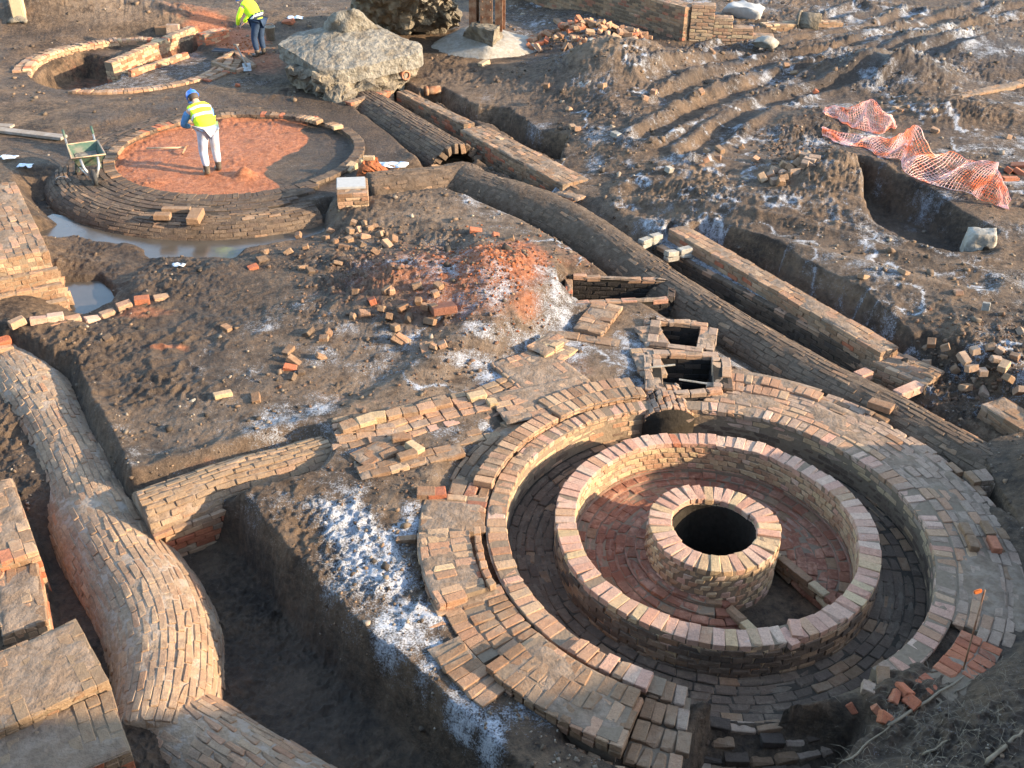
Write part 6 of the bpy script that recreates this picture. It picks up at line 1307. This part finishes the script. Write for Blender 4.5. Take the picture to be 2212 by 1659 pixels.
def person(label, loc, rotz, pose, cl):
    """pose: joint name -> (x, y, z), facing +y; cl: clothing materials"""
    J = {k: Vector(v) for k, v in pose.items()}; t = thing('person', label, 'person', loc, rotz)
    V = []; E = []; Rr = []
    def add(p, r_, parent=None):
        V.append(p); Rr.append(r_); i = len(V) - 1
        if parent is not None: E.append((parent, i))
        return i
    pel = add(J['pelvis'], .13); sp_ = add(J['pelvis'].lerp(J['chest'], .5), .125, pel); ch = add(J['chest'], .14, sp_); nk = add(J['neck'], .06, ch); hd = add(J['head'] - (J['head'] - J['neck']).normalized() * .04, .085, nk); ht = add(J['head'] + (J['head'] - J['neck']).normalized() * .06, .09, hd)
    fw = J['face']; add(J['head'] + fw * .10 - Vector((0, 0, .01)), .022, ht)        # nose
    for s, S in (('l', -1), ('r', 1)):
        hp = add(J['hip_' + s], .095, pel); kn = add(J['knee_' + s], .062, hp); an = add(J['ankle_' + s], .042, kn); add(J['ankle_' + s] + J['toe'] * .16 + Vector((0, 0, -.05)), .035, an)
        sh = add(J['sh_' + s], .062, ch); el = add(J['el_' + s], .043, sh); wr = add(J['wr_' + s], .030, el)
        hd_ = (J['wr_' + s] - J['el_' + s]).normalized(); sd_ = hd_.cross(Vector((0, 0, 1))).normalized(); pm = add(J['wr_' + s] + hd_ * .07, .032, wr)
        for fi in range(4):
            b = J['wr_' + s] + hd_ * .10 + sd_ * (.027 - .018 * fi); k1 = add(b, .010, pm); k2 = add(b + hd_ * (.035 + .006 * (fi in (1, 2))) + Vector((0, 0, -.012)), .009, k1); add(b + hd_ * .05 + Vector((0, 0, -.04)), .008, k2)
        th = add(J['wr_' + s] + hd_ * .05 + sd_ * .042, .011, pm); add(J['wr_' + s] + hd_ * .085 + sd_ * .055 + Vector((0, 0, -.02)), .009, th)
    link('body', skin_mesh('body', V, E, Rr), 'skin', t)
    def garment(nm, joints, edges, radii, mat, root=0, sub=2): return link(nm, skin_mesh(nm, joints, edges, radii, root, sub), mat, t)
    # trousers
    tv = [J['pelvis'] + (J['chest'] - J['pelvis']) * .12]; te = []; tr_ = [(.185, .15)]
    for s in 'lr':
        b = len(tv); tv += [J['hip_' + s], J['hip_' + s].lerp(J['knee_' + s], .5), J['knee_' + s], J['knee_' + s].lerp(J['ankle_' + s], .5), J['ankle_' + s] + Vector((0, 0, .06))]; tr_ += [.128, .105, .088, .082, .072 if cl['long'] else .06]; te += [(0, b), (b, b + 1), (b + 1, b + 2), (b + 2, b + 3), (b + 3, b + 4)]
    garment('trousers', tv, te, tr_, cl['trousers'])
    for s in 'lr':
        k = J['knee_' + s]; a = J['ankle_' + s]; topz = .40 if not cl['long'] else .15
        tp0 = a.lerp(k, topz / max(k.z - a.z, .1) * .9); garment('boot', [tp0, a.lerp(tp0, .4), a + Vector((0, 0, -.035)), a + J['toe'] * .12 + Vector((0, 0, -.045)), a + J['toe'] * .19 + Vector((0, 0, -.055))], [(0, 1), (1, 2), (2, 3), (3, 4)], [.078, .068, .058, .048, .038], cl['boots'])
    # sleeves and jacket
    up = J['chest'] - J['pelvis']
    for s in 'lr': garment('sleeve', [J['sh_' + s], J['sh_' + s].lerp(J['el_' + s], .55), J['el_' + s], J['wr_' + s]], [(0, 1), (1, 2), (2, 3)], [.088, .074, .064, .05], cl['sleeve'])
    jk = garment('jacket', [J['pelvis'] + up * cl['hem'], J['pelvis'] + up * .35, J['pelvis'] + up * .75, J['chest'] + up * .08, J['neck'] - (J['neck'] - J['chest']) * .25, J['sh_l'], J['sh_r']], [(0, 1), (1, 2), (2, 3), (3, 4), (3, 5), (3, 6)], [(.205, .175), (.195, .165), (.20, .16), (.17, .14), .09, .10, .10], cl['jacket'], 2)
    def band(f0, f1, mat, rx, ry, nm):
        A = J['pelvis'] + up * f0; B = J['pelvis'] + up * f1; ax = up.normalized(); x = Vector((1, 0, 0)); y = ax.cross(x).normalized(); v = []; f = []; n = 28
        for c_ in (A, B):
            for j in range(n):
                an = 6.2832 * j / n; v.append(c_ + x * math.cos(an) * rx + y * math.sin(an) * ry)
        for j in range(n): f.append([j, (j + 1) % n, n + (j + 1) % n, n + j])
        me = mesh(nm, v, f, True); o = link(nm, me, mat, t); md = o.modifiers.new('thick', 'SOLIDIFY'); md.thickness = .008; md.offset = 1; sw = o.modifiers.new('fit', 'SHRINKWRAP'); sw.target = jk; sw.wrap_method = 'NEAREST_SURFACEPOINT'; sw.wrap_mode = 'ABOVE_SURFACE'; sw.offset = .006
        o.modifiers.move(1, 0); bpy.context.view_layer.update(); dg = bpy.context.evaluated_depsgraph_get(); nm_ = bpy.data.meshes.new_from_object(o.evaluated_get(dg)); o.modifiers.clear(); o.data = nm_; return o
    for f0, f1, mt in cl['bands']: band(f0, f1, mt, .24, .21, 'reflective_band' if mt == 'silver' else 'dark_panel')
    # hair, helmet
    h = J['head']; ax = (h - J['neck']).normalized(); q = Vector((0, 0, 1)).rotation_difference(ax).to_matrix().to_4x4()
    o = link('hair', lathe('hair', [(.0, -.07), (.075, -.07), (.092, -.02), (.098, .03), (.08, .08), (.0, .10)], 16), 'hair', t); o.matrix_basis = Matrix.Translation(h - J['face'] * .022) @ q
    hm = link('helmet', lathe('helmet', [(.118, .0), (.128, .0), (.128, .01), (.118, .018), (.114, .06), (.095, .105), (.055, .132), (.001, .138)], 24), 'helmet', t); hm.matrix_basis = Matrix.Translation(h + ax * .03 + J['face'] * .01) @ q
    pk_ = link('peak', boxmesh('peak', (0, .13, .004), (1, 0, 0), (.15, .09, .012), bev=.004), 'helmet', hm); link('ridge', boxmesh('ridge', (0, 0, .085), (0, 1, 0), (.20, .02, .10), bev=.01), 'helmet', hm)
    for s in (-1, 1):
        bm = bmesh.new(); bmesh.ops.create_uvsphere(bm, u_segments=8, v_segments=6, radius=.012); e_ = link('eye', bm_mesh('eye', bm, True), 'hair', t); e_.location = h + J['face'] * .092 + Vector((s * .032, 0, .005)); bm = bmesh.new(); bmesh.ops.create_uvsphere(bm, u_segments=8, v_segments=6, radius=.026); e_ = link('ear', bm_mesh('ear', bm, True), 'skin', t); e_.location = h + Vector((s * .095, 0, -.01)); e_.scale = (.4, .7, 1)
    return t
f1 = W1(1, 1385, 1115, -.1)
pose1 = dict(pelvis=(0, -.02, .92), chest=(0, .27, 1.20), neck=(.0, .37, 1.31), head=(0, .47, 1.38), face=(0, .75, -.6), toe=(0, 1, 0), hip_l=(-.10, -.02, .88), knee_l=(-.13, .05, .48), ankle_l=(-.13, -.02, .09), hip_r=(.10, -.02, .88), knee_r=(.13, .07, .48), ankle_r=(.14, .06, .09),
             sh_l=(-.2, .29, 1.19), el_l=(-.33, .37, .93), wr_l=(-.13, .56, .82), sh_r=(.2, .29, 1.19), el_r=(.28, .40, .92), wr_r=(.05, .58, .80))
person('man in a yellow hi-vis vest, pale jeans and blue helmet bending over the red clay', (*f1, g1(*f1) - .01), R(38), pose1, dict(trousers='denim', boots='boot', sleeve='shirt', jacket='hivis', hem=-.12, long=False, bands=[(.52, .66, 'silver'), (.92, 1.04, 'silver')]))
f2 = W1(1, 1690, 350, 0)
pose2 = dict(pelvis=(0, -.05, .93), chest=(0, .22, 1.28), neck=(.0, .34, 1.42), head=(0, .45, 1.49), face=(0, .75, -.6), toe=(0, 1, 0), hip_l=(-.10, -.05, .90), knee_l=(-.12, .06, .50), ankle_l=(-.12, .0, .09), hip_r=(.10, -.05, .90), knee_r=(.12, .04, .50), ankle_r=(.13, .0, .09),
             sh_l=(-.2, .25, 1.27), el_l=(-.27, .38, 1.0), wr_l=(-.17, .52, .78), sh_r=(.2, .25, 1.27), el_r=(.26, .42, 1.0), wr_r=(.12, .58, .78))
person('man in a yellow jacket with dark hem and blue helmet stooping at the top', (*f2, g1(*f2) - .01), R(62), pose2, dict(trousers='djean', boots='boot', sleeve='hivis', jacket='hivis', hem=-.14, long=True, bands=[(-.10, .42, 'navy'), (.12, .25, 'silver')]))

# ------------------------------------------------------------------ stones, twigs
def debris(name, label, mat, x, y, mu, smax, flat=.6):
    n = len(x); dep_ = .843 * y + 3.76; s = dep_ / 1000 * np.exp(rng.normal(mu, .45, n)); s = np.clip(s, .007, smax)
    z = gz(x, y); base = np.array([(a, b, c) for a in (-1, 1) for b in (-1, 1) for c in (-1, 1)], float)
    V = base[None] * rng.uniform(.5, 1.25, (n, 8, 3)) * np.stack([s, s * .8, s * flat], 1)[:, None, :]
    t = rng.normal(0, .35, n)[:, None]; V = np.stack([V[..., 0] - t * V[..., 2], V[..., 1], V[..., 2] + t * V[..., 0]], -1)
    a = rng.uniform(0, 6.28, n); ca, sa = np.cos(a)[:, None], np.sin(a)[:, None]; X = V[..., 0] * ca - V[..., 1] * sa; Y = V[..., 0] * sa + V[..., 1] * ca
    V = np.stack([X + x[:, None], Y + y[:, None], V[..., 2] + (z + s * .12)[:, None]], -1).reshape(-1, 3)
    q = np.array([[0, 1, 3, 2], [4, 6, 7, 5], [0, 4, 5, 1], [2, 3, 7, 6], [0, 2, 6, 4], [1, 5, 7, 3]]); F = (q[None] + 8 * np.arange(n)[:, None, None]).reshape(-1, 4)
    me = bpy.data.meshes.new(name); me.vertices.add(len(V)); me.vertices.foreach_set('co', V.astype(np.float32).ravel()); me.loops.add(F.size); me.loops.foreach_set('vertex_index', F.ravel().astype(np.int32)); me.polygons.add(len(F)); me.polygons.foreach_set('loop_start', np.arange(0, F.size, 4, dtype=np.int32)); me.update(calc_edges=True)
    o = link(name, me, mat); o['kind'] = 'stuff'; o['label'] = label
def clear(x, y): return (np.hypot(x - KC[0], y - KC[1]) > 3.2) & (np.hypot(x - FC[0], y - FC[1]) > 3.4) & (y > 5) & (np.hypot(x - UC[0], y - UC[1]) > 2.6) & (gz(x, y) > -.6)
def stones(n):
    jj = rng.integers(20, 800, n); ii = rng.integers(30, 1080, n); x = GX[jj, ii] + rng.normal(0, .02, n); y = GY[jj, ii] + rng.normal(0, .02, n)
    keep = clear(x, y) & (rng.random(n) < .06 + .9 * sstep(-.2, .35, fbm(x, y, 1.6, 3, 91))); debris('gravel', 'small stones and clods strewn over the churned soil', 'stone', x[keep], y[keep], .15, .07)
def chips(name, label, mat, blobs, mu, smax):
    X = []
    for k, cx, cy, rx, ry, n in blobs:
        px = rng.normal(0, .5, (n, 2)) * [rx, ry] + [cx, cy]; q = W(k, px, .1); X.append(q)
    X = np.concatenate(X); m_ = clear(X[:, 0], X[:, 1]); debris(name, label, mat, X[m_, 0], X[m_, 1], mu, smax)
chips('clay_lumps', 'broken lumps of red clay covering the mound', 'clay', [(0, 1090, 620, 120, 110, 380), (0, 980, 590, 150, 90, 160), (1, 1560, 270, 160, 60, 90)], -.25, .03)
chips('brick_chips', 'small brick fragments and mortar lumps littering the ground', 'chips', [(0, 900, 620, 320, 150, 420), (0, 780, 520, 200, 60, 200), (0, 1000, 800, 330, 120, 260), (6, 1900, 700, 420, 300, 350), (2, 1560, 290, 420, 120, 200), (3, 660, 1080, 260, 160, 160), (9, 1000, 1300, 500, 130, 250), (0, 850, 1000, 200, 80, 120), (3, 500, 300, 900, 300, 150)], .1, .035)
stones(15000)
def grass(n):
    v = []; f = []
    px = rng.uniform(900, 2212, n); py = rng.uniform(700, 1659, n); q = W(9, np.c_[px, py], .4); z = gz(q[:, 0], q[:, 1])
    e = W(9, [(960, 1659), (2212, 690)], 0); t = e[1] - e[0]; nn = np.array([t[1], -t[0]]) / np.hypot(*t)
    for i in range(n):
        if (q[i] - e[0]) @ nn < -.1 - (rng.random() < .15) * .5: continue
        a = rng.uniform(0, 6.28); L_ = rng.uniform(.05, .2); d = np.array([math.cos(a), math.sin(a)]); s = np.array([-d[1], d[0]]) * .002; b = np.array([*q[i], z[i]]); h = rng.uniform(.01, .06); o = len(v)
        m_ = b + np.array([*d * L_ * .5, h]); e_ = b + np.array([*d * L_, h * rng.uniform(.2, 1)])
        v += [b + [*s, 0], b - [*s, 0], m_ + [*s, 0], m_ - [*s, 0], e_]; f += [[o, o + 1, o + 3, o + 2], [o + 2, o + 3, o + 4]]
    me = mesh('dead_grass', v, f); o = link('dead_grass', me, 'twig'); o['kind'] = 'stuff'; o['label'] = 'dry dead grass and fine roots on the lower right bank'
grass(650)
